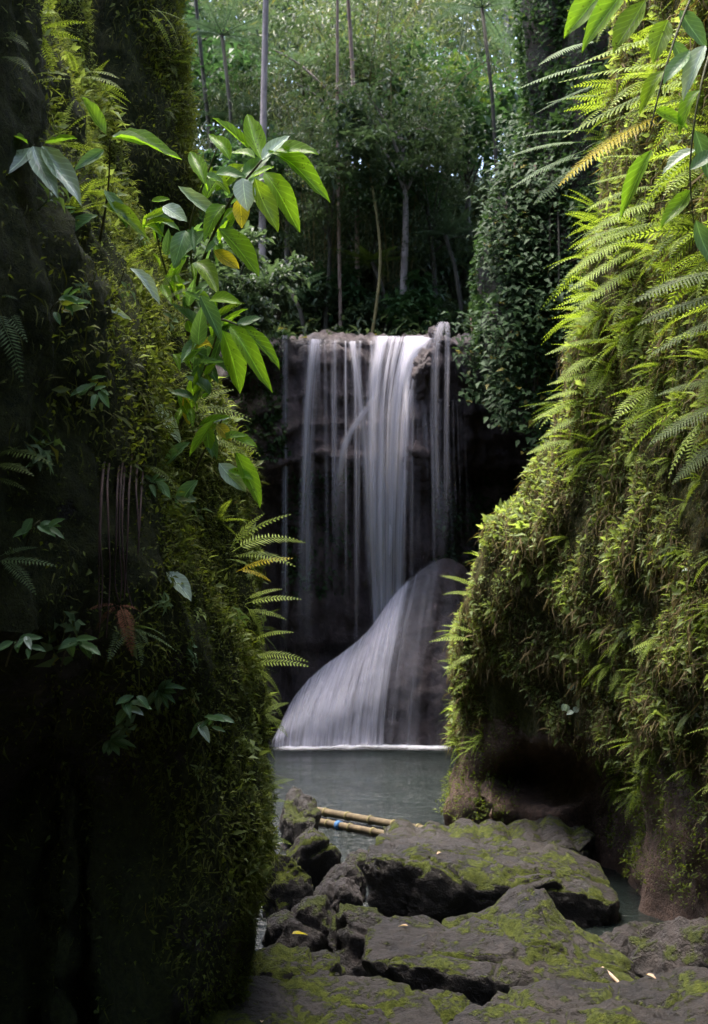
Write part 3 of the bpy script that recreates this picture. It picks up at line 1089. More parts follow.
def ribbon(name, pts, mat, nx=14, ny=60, bulge=0.08, parent=fall):
    """pts: (px_left, px_right, py, d) down the strand"""
    A = resample(np.array(pts, float), ny, 0)
    V, UV = [], []
    for j in range(ny):
        l, r, py, d = A[j]
        for i in range(nx):
            u = i / (nx - 1)
            q = P(l + (r - l) * u, py, d - bulge * math.sin(PI * u) + .03 * math.sin(u * 23 + j * .05))
            V.append(q - Vector(parent.location))
            UV.append((u, j / (ny - 1)))
    Fs = [(j * nx + i, j * nx + i + 1, (j + 1) * nx + i + 1, (j + 1) * nx + i) for j in range(ny - 1) for i in range(nx - 1)]
    return link(name, make_mesh(name, V, Fs, mat, uv=UV), parent)


v_main = veil_mat('water_curtain', 0.95, 16, .33, .60, .2, 1.3, .02)
v_main2 = veil_mat('water_curtain_front', 0.6, 19, .38, .70, .2, 5.1, .05)
v_thin = veil_mat('water_strand', 0.40, 4, .25, .60, .45, 2.7, .25)
v_thin2 = veil_mat('water_strand_dense', 0.6, 3.2, .22, .62, .45, 3.7, .3)
v_diag = veil_mat('water_side_stream', 0.62, 5, .22, .6, .45, 8.3, .55, .3)
v_faint = veil_mat('water_veil', 0.32, 22, .45, .72, .25, 9.2, .35)
v_casc = veil_mat('water_cascade', 1.3, 24, .26, .52, .14, 6.2, .0, .03, .11)
v_casc2 = veil_mat('water_cascade_fringe', 0.85, 40, .34, .62, .2, 7.7, .0, .04, .09)
v_casc3 = veil_mat('water_cascade_film', 0.42, 30, .40, .70, .3, 3.1, .0, .05)
D0 = 23.45
ribbon('curtain', [(371, 437, 336, 24.2), (370, 435, 342, 23.75), (366, 425, 370, D0), (363, 417, 410, D0), (363, 413, 470, D0 + .1), (365, 409, 540, D0 + .3), (368, 407, 600, D0 + .7), (370, 406, 660, D0 + .9)], v_main, 24, 80)
ribbon('curtain', [(374, 430, 337, 24.2), (373, 428, 343, 23.7), (368, 420, 380, D0 - .12), (368, 412, 430, D0 - .12), (370, 408, 520, D0 + .2), (371, 405, 600, D0 + .6), (371, 405, 650, D0 + .8)], v_main2, 24, 80)
ribbon('strand', [(280, 289, 340, 24.1), (281, 289, 350, 23.7), (281, 289, 500, 23.7), (279, 290, 660, 23.9)], v_thin, 8)
ribbon('strand', [(307, 325, 339, 24.1), (306, 324, 348, 23.65), (301, 319, 400, 23.5), (298, 316, 470, 23.5), (295, 316, 560, 23.6), (294, 317, 660, 23.8)], v_thin, 10)
ribbon('strand', [(309, 319, 339, 24.1), (308, 318, 348, 23.6), (304, 312, 400, 23.45), (301, 308, 470, 23.45), (300, 306, 560, 23.55)], v_thin2, 8)
ribbon('strand', [(346, 357, 340, 24.1), (348, 359, 350, 23.6), (353, 364, 385, 23.4), (358, 369, 430, 23.4), (362, 372, 500, 23.45), (364, 374, 600, 23.6)], v_thin2, 8)
ribbon('strand', [(332, 337, 341, 24.1), (332, 337, 350, 23.65), (331, 337, 420, 23.6), (330, 338, 540, 23.7)], v_thin, 6)
ribbon('strand', [(378, 388, 388, 23.35), (362, 373, 408, 23.3), (348, 359, 427, 23.25), (339, 350, 446, 23.2), (335, 346, 470, 23.2), (333, 347, 500, 23.25), (332, 348, 560, 23.4)], v_diag, 8)
ribbon('strand', [(437, 447, 322, 24.3), (433, 446, 330, 23.6), (430, 441, 350, 23.2), (429, 440, 400, 23.2), (430, 441, 480, 23.3), (431, 442, 560, 23.5)], v_thin, 8)
ribbon('strand', [(443, 449, 322, 24.3), (444, 451, 335, 23.3), (443, 450, 420, 23.3), (442, 450, 560, 23.5)], v_thin, 6)
ribbon('strand', [(424, 436, 338, 23.3), (414, 425, 348, 23.05), (405, 413, 365, 23.0), (402, 409, 385, 23.05), (402, 410, 430, 23.3), (403, 411, 520, 23.4)], v_thin2, 8)
ribbon('veil', [(296, 372, 341, 24.1), (296, 372, 350, 23.75), (298, 372, 430, 23.6), (300, 374, 640, 23.9)], v_faint, 20)
ribbon('veil', [(405, 470, 400, 23.5), (408, 470, 440, 23.45), (410, 472, 500, 23.5), (412, 474, 600, 23.6)], v_faint, 20)

sr = random.Random(5)
for k in range(7):
    x0 = sr.uniform(320, 372) if k < 4 else sr.uniform(404, 452)
    w0 = sr.uniform(2.0, 4.5)
    dx = sr.uniform(-5, 3)
    y1 = sr.uniform(520, 690)
    y0 = 341 if k < 4 else sr.uniform(352, 420)
    ribbon('strand', [(x0, x0 + w0, y0, 24.0), (x0 + dx * .2, x0 + dx * .2 + w0, y0 + 10, 23.55), (x0 + dx * .5, x0 + dx * .5 + w0 * 1.3, 430, 23.42), (x0 + dx, x0 + dx + w0 * 1.6, y1, 23.7)], v_thin if k % 3 else v_thin2, 6, 40)

# rock shoulder under the fall, and the water fanning over it
Tt = [(277, 742), (286, 716), (298, 695), (318, 673), (340, 657), (358, 643), (373, 627), (389, 603), (404, 586), (424, 568), (445, 560), (465, 568), (484, 600)]
Bt = [(268, 748), (276, 749), (286, 749), (298, 749), (312, 749), (328, 749), (344, 749), (360, 749), (378, 749), (398, 749), (424, 749), (454, 749), (500, 749)]


def mound(off, nu, nv, u1=1.0, amp=1.0):
    T = resample(np.array(Tt, float), nu, 0)
    B = resample(np.array(Bt, float), nu, 0)
    V, UV = [], []
    for j in range(nv):
        v = j / (nv - 1)
        for i in range(nu):
            u = i / (nu - 1)
            # falls steeply first for the left wing, then straight down
            cx = T[i, 0] + (B[i, 0] - T[i, 0]) * (1 - (1 - v) ** 1.6)
            cyy = T[i, 1] + (B[i, 1] - T[i, 1]) * v
            d = 24.5 - 1.15 * math.sin(PI / 2 * min(1, v * 1.15)) ** .8 - .25 * math.sin(PI * u)
            q = P(cx, cyy, d)
            h = .11 * fbm(q, 1.3, 4.4) * (amp if amp < 1 else 1.2) + .10 * fbm(q, 4, 2.2) * (amp if amp == 1 else 0)
            q = q + Vector((0, -1, .3)) * (h + off)
            V.append(q)
            UV.append((u, v))
    Fs = [(j * nu + i, j * nu + i + 1, (j + 1) * nu + i + 1, (j + 1) * nu + i) for j in range(nv - 1) for i in range(nu - 1)]
    return V, Fs, UV


V, Fs, UV = mound(0, 90, 80)
# back skirt so the shoulder is a solid lump
nu = 90
o = len(V)
for i in range(nu):
    V.append(Vector(V[i]) + Vector((0.1, 1.6, -.5)))
for i in range(nu - 1):
    Fs.append((i + 1, i, o + i, o + i + 1))
tag(link('splash_rock', make_mesh('splash_rock', V, Fs, M['fall_rock'])), 'dark wet rock shoulder the waterfall lands on and fans over', 'rock')
for off, mt, a in ((.19, v_casc, .3), (.25, v_casc2, .2), (.29, v_casc3, .15)):
    V, Fs, UV = mound(off, 90, 60, amp=a)
    V = [v - fl for v in V]
    nu_ = 90
    keep = int(90 * {'water_cascade': .73, 'water_cascade_fringe': .80}.get(mt.name, .97))
    Fs = [f for f in Fs if (f[0] % 90) < keep]
    UV = [(u / (keep / 90), v) for u, v in UV]
    link('cascade', make_mesh('cascade', V, Fs, mt, uv=UV), fall)

# foam where the water meets the pool
m, t = nt_new('foam')
out = N_(t, 'ShaderNodeOutputMaterial')
uvn = N_(t, 'ShaderNodeUVMap')
sep = N_(t, 'ShaderNodeSeparateXYZ')
t.links.new(uvn.outputs[0], sep.inputs[0])
geo = N_(t, 'ShaderNodeNewGeometry')
nf = noise_node(t, geo.outputs['Position'], 4, 5, .6)
a = mathn(t, 'MULTIPLY', smooth(t, nf, .22, .5), smooth(t, sep.outputs[1], 0.0, .7))
a = mathn(t, 'MULTIPLY', a, mathn(t, 'MULTIPLY', smooth(t, sep.outputs[0], 0, .12), smooth(t, sep.outputs[0], 1, .85)))
a = mathn(t, 'MULTIPLY', a, 1.3, clamp=True)
df = N_(t, 'ShaderNodeBsdfDiffuse'); df.inputs[0].default_value = (.85, .85, .9, 1)
tp = N_(t, 'ShaderNodeBsdfTransparent')
mx = N_(t, 'ShaderNodeMixShader')
t.links.new(a, mx.inputs[0]); t.links.new(tp.outputs[0], mx.inputs[1]); t.links.new(df.outputs[0], mx.inputs[2]); t.links.new(mx.outputs[0], out.inputs[0])
M['foam'] = m
V, UV = [], []
nu_, nv_ = 120, 10
for j in range(nv_):
    for i in range(nu_):
        u = i / (nu_ - 1); v = j / (nv_ - 1)
        x = -1.45 + 3.3 * u
        y = 22.45 + .95 * v
        z = .02 + .07 * max(0, math.sin(PI * v)) * (0.6 + .8 * abs(noise.noise(Vector((x * 3, y, 1))))) * math.exp(-((x - .3) / 1.3) ** 2)
        V.append(Vector((x, y, z)) - fl); UV.append((u, v))
Fs = [(j * nu_ + i, j * nu_ + i + 1, (j + 1) * nu_ + i + 1, (j + 1) * nu_ + i) for j in range(nv_ - 1) for i in range(nu_ - 1)]
link('foam', make_mesh('foam', V, Fs, M['foam'], uv=UV), fall)

# dark knob of rock at the lip
boulder(419, 23.6, P(419, 350, 23.6).z, .42, .8, 1.1, 0, (8, 12), 'fall_rock', 31, 2.6, 'dark wet knob of rock jutting from the waterfall lip', .12, name='lip_rock', cat='rock')
boulder(441, 23.9, P(440, 325, 23.9).z, .26, .6, .8, 0, (0, -25), 'fall_rock', 32, 2.3, 'pointed rock standing on the lip right of the water', .1, name='lip_rock', cat='rock')

# ------------------------------------------------------------------ cover on the rock faces (uncountable)
def cover(surf, n, T, smin, smax, mat, name, label_cat, out=.6, down=.2, mask=None, up=.2, jit=.7, lift=0.0, gaps=False):
    p, nm, sc = surf.sample(n, mask)
    D = nm * out + rng.normal(size=(n, 3)) * jit * .6 + np.array([0, 0, up - down])
    U = nm * .6 + np.array([0, 0, .6]) + rng.normal(size=(n, 3)) * .3
    s = rng.uniform(smin, smax, n)
    # clumped: colour group and size follow a slow noise
    cl = np.array([noise.noise(Vector(q * 2.2)) for q in p])
    s *= np.clip(1 + cl * .9, .45, 1.7)
    if gaps:
        keep = (cl > -.22) | (rng.random(n) < .25)
        p, nm, D, U, s, cl = p[keep], nm[keep], D[keep], U[keep], s[keep], cl[keep]
        n = len(p)
    r = np.clip(rng.random(n) * .7 + cl * .35 + .15, 0, .95)
    r[rng.random(n) < .006] = 1
    v, f, rr = batch(T, p + nm * (lift + rng.random((n, 1)) * .05 * np.clip(1 + cl * 2, 0, 2)[:, None]), frames(D, U), s, r)
    o = link(name, make_mesh(name, v, f, mat, rnd=rr, smooth=False))
    return tag(o, None, None, None, 'stuff')


g = lambda a: np.clip(a, 0, 1)
# right cliff: mossy, leafy skin above the bare foot
rmask = lambda px, py, W, Nn: np.where((W[..., 2] > 1.15 + .35 * np.sin(px * .04) + .4 * (np.abs(px - 560) < 70)) & (px < 830) & (py > -200), 1.0, .0)
rfoot = lambda px, py, W, Nn: np.where((W[..., 2] > .25) & (W[..., 2] < 1.7) & (px < 800) & ((px > 600) | (px < 520)), 1.0, .0)
cover(SR, 170000, T_simple(.5), .014, .038, M['creep_lit'], 'creeping_plants', '', .5, .15, rmask, gaps=True)
cover(SR, 24000, T_simple(.42), .04, .09, M['herb_lit'], 'leafy_ground_cover', '', .7, .1, rmask, gaps=True)
cover(SR, 60000, T_blade(.07, .4), .06, .17, M['strand_lit'], 'hanging_moss', '', .35, .9, rmask, 0)
cover(SR, 9000, T_simple(.45), .015, .045, M['creep_dark'], 'creeping_plants', '', .5, .15, rfoot)
# left cliff
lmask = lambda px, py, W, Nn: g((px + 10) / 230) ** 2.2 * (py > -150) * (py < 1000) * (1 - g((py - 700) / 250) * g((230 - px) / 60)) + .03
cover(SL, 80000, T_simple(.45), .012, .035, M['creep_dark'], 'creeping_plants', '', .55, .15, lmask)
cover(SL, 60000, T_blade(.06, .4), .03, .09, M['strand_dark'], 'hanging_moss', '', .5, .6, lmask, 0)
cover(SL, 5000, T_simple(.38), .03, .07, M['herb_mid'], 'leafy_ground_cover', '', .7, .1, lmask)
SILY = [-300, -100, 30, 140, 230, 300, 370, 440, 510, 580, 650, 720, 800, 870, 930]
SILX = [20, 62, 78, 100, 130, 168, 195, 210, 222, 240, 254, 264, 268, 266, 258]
rim_light_mask = lambda px, py, W, Nn: np.clip((px - np.interp(py, SILY, SILX) + 62) / 60, 0, 1) ** 1.5 * (py > -200) * (py < 880) * 1.0 + .6 * np.exp(-((px - 45 - .28 * py) / 22.0) ** 2) * (py < 280) * (py > -200) * 1.0  # cliff edge and ridge, where paler cover imitates falling light
cover(SL, 30000, T_simple(.45), .014, .036, M['creep_lit'], 'creeping_plants', '', .6, .1, rim_light_mask)
cover(SL, 26000, T_blade(.06, .4), .03, .085, M['strand_rim_lit'], 'hanging_moss', '', .55, .3, rim_light_mask, .1)
cover(SL, 1600, T_simple(.4), .04, .08, M['herb_lit'], 'leafy_ground_cover', '', .7, .1, rim_light_mask)
pmask = lambda px, py, W, Nn: g((px - 60) / 120) ** 2 * (py > -200) * (py < 420)
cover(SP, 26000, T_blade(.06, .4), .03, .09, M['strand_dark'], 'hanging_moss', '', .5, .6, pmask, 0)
cover(SP, 9000, T_blade(.06, .4), .03, .09, M['strand_rim_lit'], 'hanging_moss', '', .6, .2, lambda px, py, W, Nn: (px > 168) * (py > -200) * (py < 420) * 1.0, .1)  # paler strands paint light along the pillar edge
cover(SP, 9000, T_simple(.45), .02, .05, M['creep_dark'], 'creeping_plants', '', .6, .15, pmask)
# buttress and hillside
bmask = lambda px, py, W, Nn: (py < 405 - 40 * g((px - 520) / 60)) * (py > -150) * (px < 620) * 1.0 + .02
cover(SB, 42000, T_simple(.5), .06, .14, M['vine_leaf'], 'climbing_leaves', '', .6, .25, bmask, lift=.05)
fmask = lambda px, py, W, Nn: (px > 225) * (px < 285) * (py < 460) * 1.0 + (px > 285) * (px < 350) * (py > 470) * (py < 590) * .5 + (px > 430) * (px < 560) * (py > 480) * (py < 590) * .8
cover(SF, 5500, T_simple(.5), .06, .14, M['vine_leaf'], 'climbing_leaves', '', .6, .25, fmask)
# undergrowth on the plateau
n = 30000
xs = rng.uniform(-9, 9, n); ys = 24.6 + 22 * rng.random(n) ** 1.5
pz = np.array([hill_z(a, b) for a, b in zip(xs, ys)]) + rng.random(n) ** 2 * .9
D = rv(n); D[:, 2] = np.abs(D[:, 2]) * .7
v, f, rr = batch(T_simple(.35), np.stack([xs, ys, pz], 1), frames(D, np.tile([0, 0, 1.], (n, 1)) + rv(n) * .3), rng.uniform(.1, .28, n))
tag(link('undergrowth', make_mesh('undergrowth', v, f, M['tree_b'], rnd=rr, smooth=False)), kind='stuff')

# ------------------------------------------------------------------ ferns and herbs on the cliffs
def where(sc):
    x, y = float(sc[0]), float(sc[1])
    v = 'above the frame' if y < 0 else 'at treetop height' if y < 110 else 'at tree-trunk height' if y < 220 else 'just above lip height' if y < 335 else 'at fall-top height' if y < 450 \
        else 'at mid-fall height' if y < 570 else 'at shoulder-rock height' if y < 660 else 'at fall-foot height' if y < 745 else 'at pool height'
    if x > 354:
        h = 'gorge edge' if x < 520 else 'inner part' if x < 590 else 'middle' if x < 650 else 'frame side'
    else:
        h = 'frame side' if x < 50 else 'middle' if x < 130 else 'near gorge edge' if x < 200 else 'gorge edge'
    return ', ' + h + ', ' + v



def scatter_ferns(surf, n, mask, key, smin, smax, label, group, nf=6, lean=(0, 0, 0)):
    p, nm, sc = surf.sample(n, mask)
    for i in range(n):
        fern_at(p[i] - nm[i] * .01, nm[i], random.uniform(smin, smax), key if random.random() < .85 else {'fern_lit': 'fern_mid', 'fern_mid': 'fern_lit', 'fern_dark': 'fern_mid'}[key],
                label + where(sc[i]), group, nf=nf, lean=lean)


def scatter_herbs(surf, n, mask, key, smin, smax, label, group):
    p, nm, sc = surf.sample(n, mask)
    for i in range(n):
        herb_at(Vector(p[i]), nm[i], random.uniform(smin, smax), key, label + where(sc[i]), group)


zone = lambda x0, x1, y0, y1: (lambda px, py, W, Nn: ((px > x0) & (px < x1) & (py > y0) & (py < y1)) * 1.0)
LE = (-.45, -.25, -.5)
scatter_ferns(SR, 60, zone(590, 760, 180, 420), 'fern_lit', .28, .55, 'yellow-green arching fern on the right cliff', 'ferns on the upper right cliff', 6, LE)
scatter_ferns(SR, 26, zone(560, 640, 200, 480), 'fern_lit', .3, .5, 'bright fringing fern on the right cliff', 'ferns fringing the right cliff edge', 6, (-.6, 0, -.1))
scatter_ferns(SR, 60, zone(500, 760, 400, 640), 'fern_lit', .13, .27, 'small yellow-green fern on the right cliff', 'ferns on the middle of the right cliff', 6, LE)
scatter_ferns(SR, 20, zone(450, 500, 560, 760), 'fern_lit', .18, .34, 'short bright fern on the right cliff', 'ferns on the lower edge of the right cliff', 6, (-.5, 0, 0))
scatter_ferns(SR, 34, zone(600, 740, 600, 800), 'fern_lit', .16, .32, 'small green fern on the right cliff', 'ferns low on the right cliff', 6, LE)
scatter_ferns(SR, 40, zone(610, 760, -120, 180), 'fern_lit', .35, .6, 'long fern on the right cliff', 'ferns at the top of the right cliff', 6, (-.5, -.2, -.2))
scatter_herbs(SR, 90, zone(470, 760, 380, 700), 'herb_lit', .06, .13, 'small leafy plant on the mossy right cliff', 'leafy plants on the right cliff')
scatter_herbs(SR, 50, zone(600, 760, 560, 800), 'herb_mid', .07, .15, 'leafy green plant low on the right cliff', 'leafy plants low on the right cliff')
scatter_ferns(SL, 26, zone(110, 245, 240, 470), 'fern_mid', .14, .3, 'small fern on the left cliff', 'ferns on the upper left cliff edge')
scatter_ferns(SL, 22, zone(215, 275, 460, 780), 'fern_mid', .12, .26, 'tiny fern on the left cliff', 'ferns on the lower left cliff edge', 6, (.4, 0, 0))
scatter_ferns(SL, 22, zone(20, 125, 0, 280), 'fern_lit', .15, .3, 'fern on the top left ridge', 'ferns on the top left ridge')  # brighter fern copy used so the ridge looks lit
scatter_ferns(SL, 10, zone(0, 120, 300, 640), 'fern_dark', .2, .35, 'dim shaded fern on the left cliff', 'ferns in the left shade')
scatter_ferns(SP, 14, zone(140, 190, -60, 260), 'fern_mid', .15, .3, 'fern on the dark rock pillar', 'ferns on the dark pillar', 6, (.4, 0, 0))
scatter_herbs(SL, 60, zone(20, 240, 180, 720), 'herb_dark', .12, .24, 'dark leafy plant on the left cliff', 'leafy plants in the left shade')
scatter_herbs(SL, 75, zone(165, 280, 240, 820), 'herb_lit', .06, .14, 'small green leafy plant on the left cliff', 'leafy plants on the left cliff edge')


# ------------------------------------------------------------------ hand-placed leaves and fronds
LEAFG = [leaf_shape(10, 4, .42, .2, .22, .012), leaf_shape(10, 4, .36, .25, .35, .015), leaf_shape(10, 4, .5, .15, .12, .01)]
CAMP = Vector((0, 0, CAMZ))


def leaf_px(plant, b, tp_, wpx, d, mat, dd=0.0, twist=None):
    a = P(*b, d)
    c = P(*tp_, d + dd)
    L = (c - a).length
    D = (c - a).normalized()
    view = (CAMP - a).normalized()
    U = (view * random.uniform(.5, 1.0) + Vector((0, 0, random.uniform(.5, 1.0)))).normalized() if twist is None else Vector(twist)
    g0 = leaf_shape(10, 4, 1.0, .13, random.uniform(.02, .14), .008, peak=random.uniform(.4, .52))
    v = g0[0].copy()
    v[:, 0] *= (wpx / F * d) / L * random.uniform(1.1, 1.35)
    v[:, 0] += random.uniform(-.12, .12) * v[:, 1] ** 2
    v[:, 2] += random.uniform(-.06, .06) * np.sin(v[:, 1] * 5)
    v[:, 2] += .012 * np.sin(v[:, 1] * 37) * np.abs(g0[2][:, 0] - .5) * 2
    me = make_mesh('leaf', v, g0[1], M[mat], rnd=np.full(len(v), random.uniform(.2, .9)), uv=g0[2])
    o = link('leaf', me, plant)
    orient(o, a - Vector(plant.location), D, U, L)


def stem_px(plant, pts, r, mat='stem'):
    w_ = spline([P(*q) for q in pts], 14)
    v, f = tube([p - Vector(plant.location) for p in w_], [r * (1 - .6 * i / 13) for i in range(14)], 6)
    link('stem', make_mesh('stem', v, f, M[mat]), plant)


sh = empty('large_leaved_shrub', P(190, 330, 6.9), 'shrub with big bright backlit leaves reaching right from the left cliff', 'shrub')
stem_px(sh, [(188, 335, 7.0), (200, 270, 6.6), (228, 205, 6.3), (262, 160, 6.1)], .012)
stem_px(sh, [(192, 340, 7.0), (215, 320, 6.6), (238, 325, 6.4)], .010)
stem_px(sh, [(195, 290, 6.8), (190, 230, 6.6), (205, 180, 6.4), (225, 130, 6.3)], .008)
for k in range(78):
    bx_, by_ = random.choice([(200, 270), (215, 235), (228, 205), (245, 182), (192, 230), (205, 180), (215, 320), (195, 340), (190, 300), (200, 360), (180, 250), (175, 290)])
    an = random.uniform(-1.9, 2.2)
    ln = random.uniform(16, 40) if k < 36 else random.uniform(8, 22)
    leaf_px(sh, (bx_ + random.uniform(-8, 8), by_ + random.uniform(-10, 10)), (bx_ + ln * math.cos(an), by_ + ln * math.sin(an)), ln * .42, random.uniform(6.3, 6.8),
            random.choice(['big_leaf', 'dark_leaf', 'spot_leaf', 'dark_leaf', 'big_leaf', 'yellow_leaf' if k % 4 == 0 else 'dark_leaf']), random.uniform(-.2, .2))
for b, e, wp, mt in [((262, 160), (242, 114), 20, 'big_leaf'), ((250, 150), (214, 116), 17, 'big_leaf'), ((268, 152), (331, 191), 24, 'big_leaf'), ((266, 148), (318, 152), 22, 'big_leaf'),
                     ((264, 172), (301, 229), 24, 'big_leaf'), ((255, 178), (275, 234), 21, 'spot_leaf'), ((240, 198), (243, 228), 15, 'yellow_leaf'), ((243, 178), (244, 210), 22, 'pale_sheen_leaf'),
                     ((178, 186), (224, 220), 15, 'pale_sheen_leaf'), ((163, 206), (186, 222), 18, 'pale_sheen_leaf'), ((218, 228), (264, 273), 23, 'big_leaf'), ((214, 250), (239, 270), 14, 'yellow_leaf'),
                     ((238, 324), (284, 366), 17, 'big_leaf'), ((230, 326), (268, 390), 19, 'big_leaf'), ((222, 330), (246, 392), 24, 'big_leaf'), ((230, 160), (208, 128), 15, 'big_leaf'),
                     ((245, 165), (215, 190), 17, 'spot_leaf'), ((225, 205), (200, 235), 18, 'big_leaf'), ((232, 188), (262, 206), 15, 'spot_leaf'), ((205, 185), (186, 150), 16, 'big_leaf'),
                     ((205, 230), (176, 262), 18, 'dark_leaf'), ((210, 300), (240, 298), 14, 'big_leaf'), ((200, 295), (226, 340), 16, 'dark_leaf'), ((196, 262), (222, 290), 17, 'spot_leaf'),
                     ((206, 200), (222, 168), 14, 'big_leaf'), ((262, 160), (288, 134), 16, 'pale_sheen_leaf'), ((228, 325), (205, 372), 18, 'dark_leaf'), ((198, 330), (176, 300), 15, 'dark_leaf'),
                     ((215, 215), (236, 250), 14, 'dark_leaf'), ((255, 158), (228, 150), 15, 'big_leaf'), ((236, 325), (262, 318), 13, 'dark_leaf')]:
    leaf_px(sh, b, e, wp, 6.25 + random.uniform(-.15, .35), mt, random.uniform(-.15, .1))

sh = empty('large_leaved_shrub', P(195, 400, 6.8), 'lower shrub of small bright leaves on the left cliff edge, level with the lip', 'shrub')
stem_px(sh, [(175, 440, 7.1), (190, 400, 6.8), (212, 350, 6.6), (226, 300, 6.5)], .008)
stem_px(sh, [(175, 300, 7.0), (160, 250, 6.7), (150, 200, 6.5)], .007)
for k in range(64):
    bx_, by_ = random.choice([(190, 400), (200, 380), (212, 350), (222, 320), (178, 420), (160, 250), (152, 215), (170, 280), (185, 350), (205, 430)])
    an = random.uniform(-1.6, 2.4)
    ln = random.uniform(10, 26)
    leaf_px(sh, (bx_ + random.uniform(-12, 12), by_ + random.uniform(-14, 14)), (bx_ + ln * 1.2 * math.cos(an), by_ + ln * 1.2 * math.sin(an)), ln * .42, random.uniform(6.4, 6.7),
            random.choice(['big_leaf', 'big_leaf', 'dark_leaf', 'spot_leaf', 'yellow_leaf' if k % 5 == 0 else 'big_leaf']), random.uniform(-.12, .12))

sh = empty('broadleaf_plant', P(40, 160, 5.1), 'plant with three drooping leaves, pale sky sheen in their colour, at the upper left edge', 'plant')
stem_px(sh, [(10, 230, 5.3), (20, 180, 5.2), (34, 145, 5.0)], .008)
for b, e, wp, mt in [((30, 148), (4, 180), 24, 'pale_sheen_leaf'), ((33, 146), (53, 199), 22, 'pale_sheen_leaf'), ((42, 146), (86, 199), 22, 'pale_sheen_leaf'), ((28, 144), (0, 128), 12, 'big_leaf'), ((45, 143), (74, 138), 10, 'big_leaf')]:
    leaf_px(sh, b, e, wp, 5.0, mt, -.1, twist=(0, -.75, .65))
sh = empty('broadleaf_plant', P(110, 150, 5.9), 'plant with a long bright green leaf pointing right beside the dark pillar', 'plant')
stem_px(sh, [(100, 240, 6.1), (108, 190, 5.9), (110, 140, 5.7)], .007)
for b, e, wp, mt in [((112, 138), (179, 156), 21, 'big_leaf'), ((112, 136), (148, 146), 12, 'pale_sheen_leaf'), ((106, 134), (82, 96), 17, 'big_leaf'), ((104, 150), (72, 168), 12, 'dark_leaf'), ((104, 190), (130, 225), 14, 'dark_leaf'),
                     ((102, 205), (150, 232), 15, 'spot_leaf'), ((98, 215), (60, 240), 14, 'dark_leaf')]:
    leaf_px(sh, b, e, wp, 5.7, mt, -.05)
sh = empty('broadleaf_plant', P(130, 280, 6.0), 'narrow-leaved plant with glossy drooping leaves in the middle of the left cliff', 'plant')
stem_px(sh, [(110, 330, 6.2), (112, 310, 6.0), (125, 268, 5.8)], .006)
for b, e, wp, mt in [((130, 268), (162, 302), 13, 'pale_sheen_leaf'), ((95, 306), (70, 318), 8, 'pale_sheen_leaf'), ((96, 306), (131, 320), 8, 'pale_sheen_leaf'), ((97, 308), (116, 345), 9, 'dark_leaf'), ((93, 307), (66, 300), 7, 'dark_leaf'), ((110, 355), (120, 380), 8, 'dark_leaf')]:
    leaf_px(sh, b, e, wp, 5.8, mt)
sh = empty('broadleaf_plant', P(190, 450, 6.8), 'low shrub with mixed pale and green leaves on the left cliff edge, beside the fall', 'plant')
stem_px(sh, [(185, 500, 7.0), (200, 460, 6.7), (222, 420, 6.5)], .008)
for b, e, wp, mt in [((150, 405), (186, 440), 16, 'pale_sheen_leaf'), ((219, 463), (246, 492), 21, 'pale_sheen_leaf'), ((205, 424), (210, 452), 13, 'big_leaf'), ((216, 425), (232, 440), 13, 'yellow_leaf'), ((236, 452), (266, 505), 18, 'big_leaf'),
                     ((228, 470), (255, 478), 12, 'big_leaf'), ((210, 395), (188, 372), 14, 'dark_leaf'), ((198, 480), (170, 512), 15, 'dark_leaf'), ((195, 400), (168, 390), 11, 'dark_leaf'), ((232, 436), (258, 446), 11, 'big_leaf'),
                     ((222, 440), (248, 432), 10, 'big_leaf'), ((190, 442), (160, 470), 12, 'dark_leaf')]:
    leaf_px(sh, b, e, wp, 6.5, mt)
sh = empty('broadleaf_plant', P(160, 600, 6.2), 'sparse plant with single pale leaves on the shaded middle of the left cliff', 'plant')
stem_px(sh, [(150, 640, 6.3), (160, 600, 6.1), (168, 572, 6.0)], .005)
for b, e, wp, mt in [((166, 572), (195, 597), 18, 'pale_sheen_leaf'), ((68, 585), (98, 611), 16, 'dark_leaf'), ((72, 588), (66, 605), 10, 'dark_leaf'), ((150, 625), (128, 650), 10, 'dark_leaf')]:
    leaf_px(sh, b, e, wp, 6.0, mt)
for cx, cyp, lb in ((158, 690, 'palmate dark green herb at the middle of the left cliff foot'), (110, 740, 'long-leaved herb near the black lower left'), (115, 665, 'trailing dark herb under the dead fern'), (222, 815, 'little pale herb on the lower cliff above the rocks')):
    sh = empty('broadleaf_plant', P(cx, cyp, 6.3), lb, 'plant')
    stem_px(sh, [(cx - 20, cyp + 10, 6.5), (cx - 8, cyp, 6.3), (cx, cyp, 6.1)], .004)
    for k in range(7):
        an = -0.7 + k * .45
        L = random.uniform(16, 30) * (0.6 if cyp > 800 else 1)
        leaf_px(sh, (cx, cyp), (cx + L * math.cos(an), cyp + L * math.sin(an) * .8), 7, 6.1 if cyp < 800 else 7.0, 'dark_leaf' if cyp < 800 else 'pale_sheen_leaf')


def frond_px(plant, b, tp_, d, key, dd=0.0, big=False, wide=1.0, U=None):
    a = P(*b, d)
    c = P(*tp_, d + dd)
    me = random.choice(BIGF[key] if big else FRONDS[key])
    o = link('frond', me, plant)
    dr = 0.17 if big else 0.3
    L = (c - a).length
    D = (c - a) + Vector((0, 0, dr * L))
    orient(o, a - Vector(plant.location), D, U or Vector((random.uniform(-.2, .2), -.5, .8)), L)
    if wide != 1.0:
        o.scale = (o.scale[0] * wide, o.scale[1], o.scale[2])


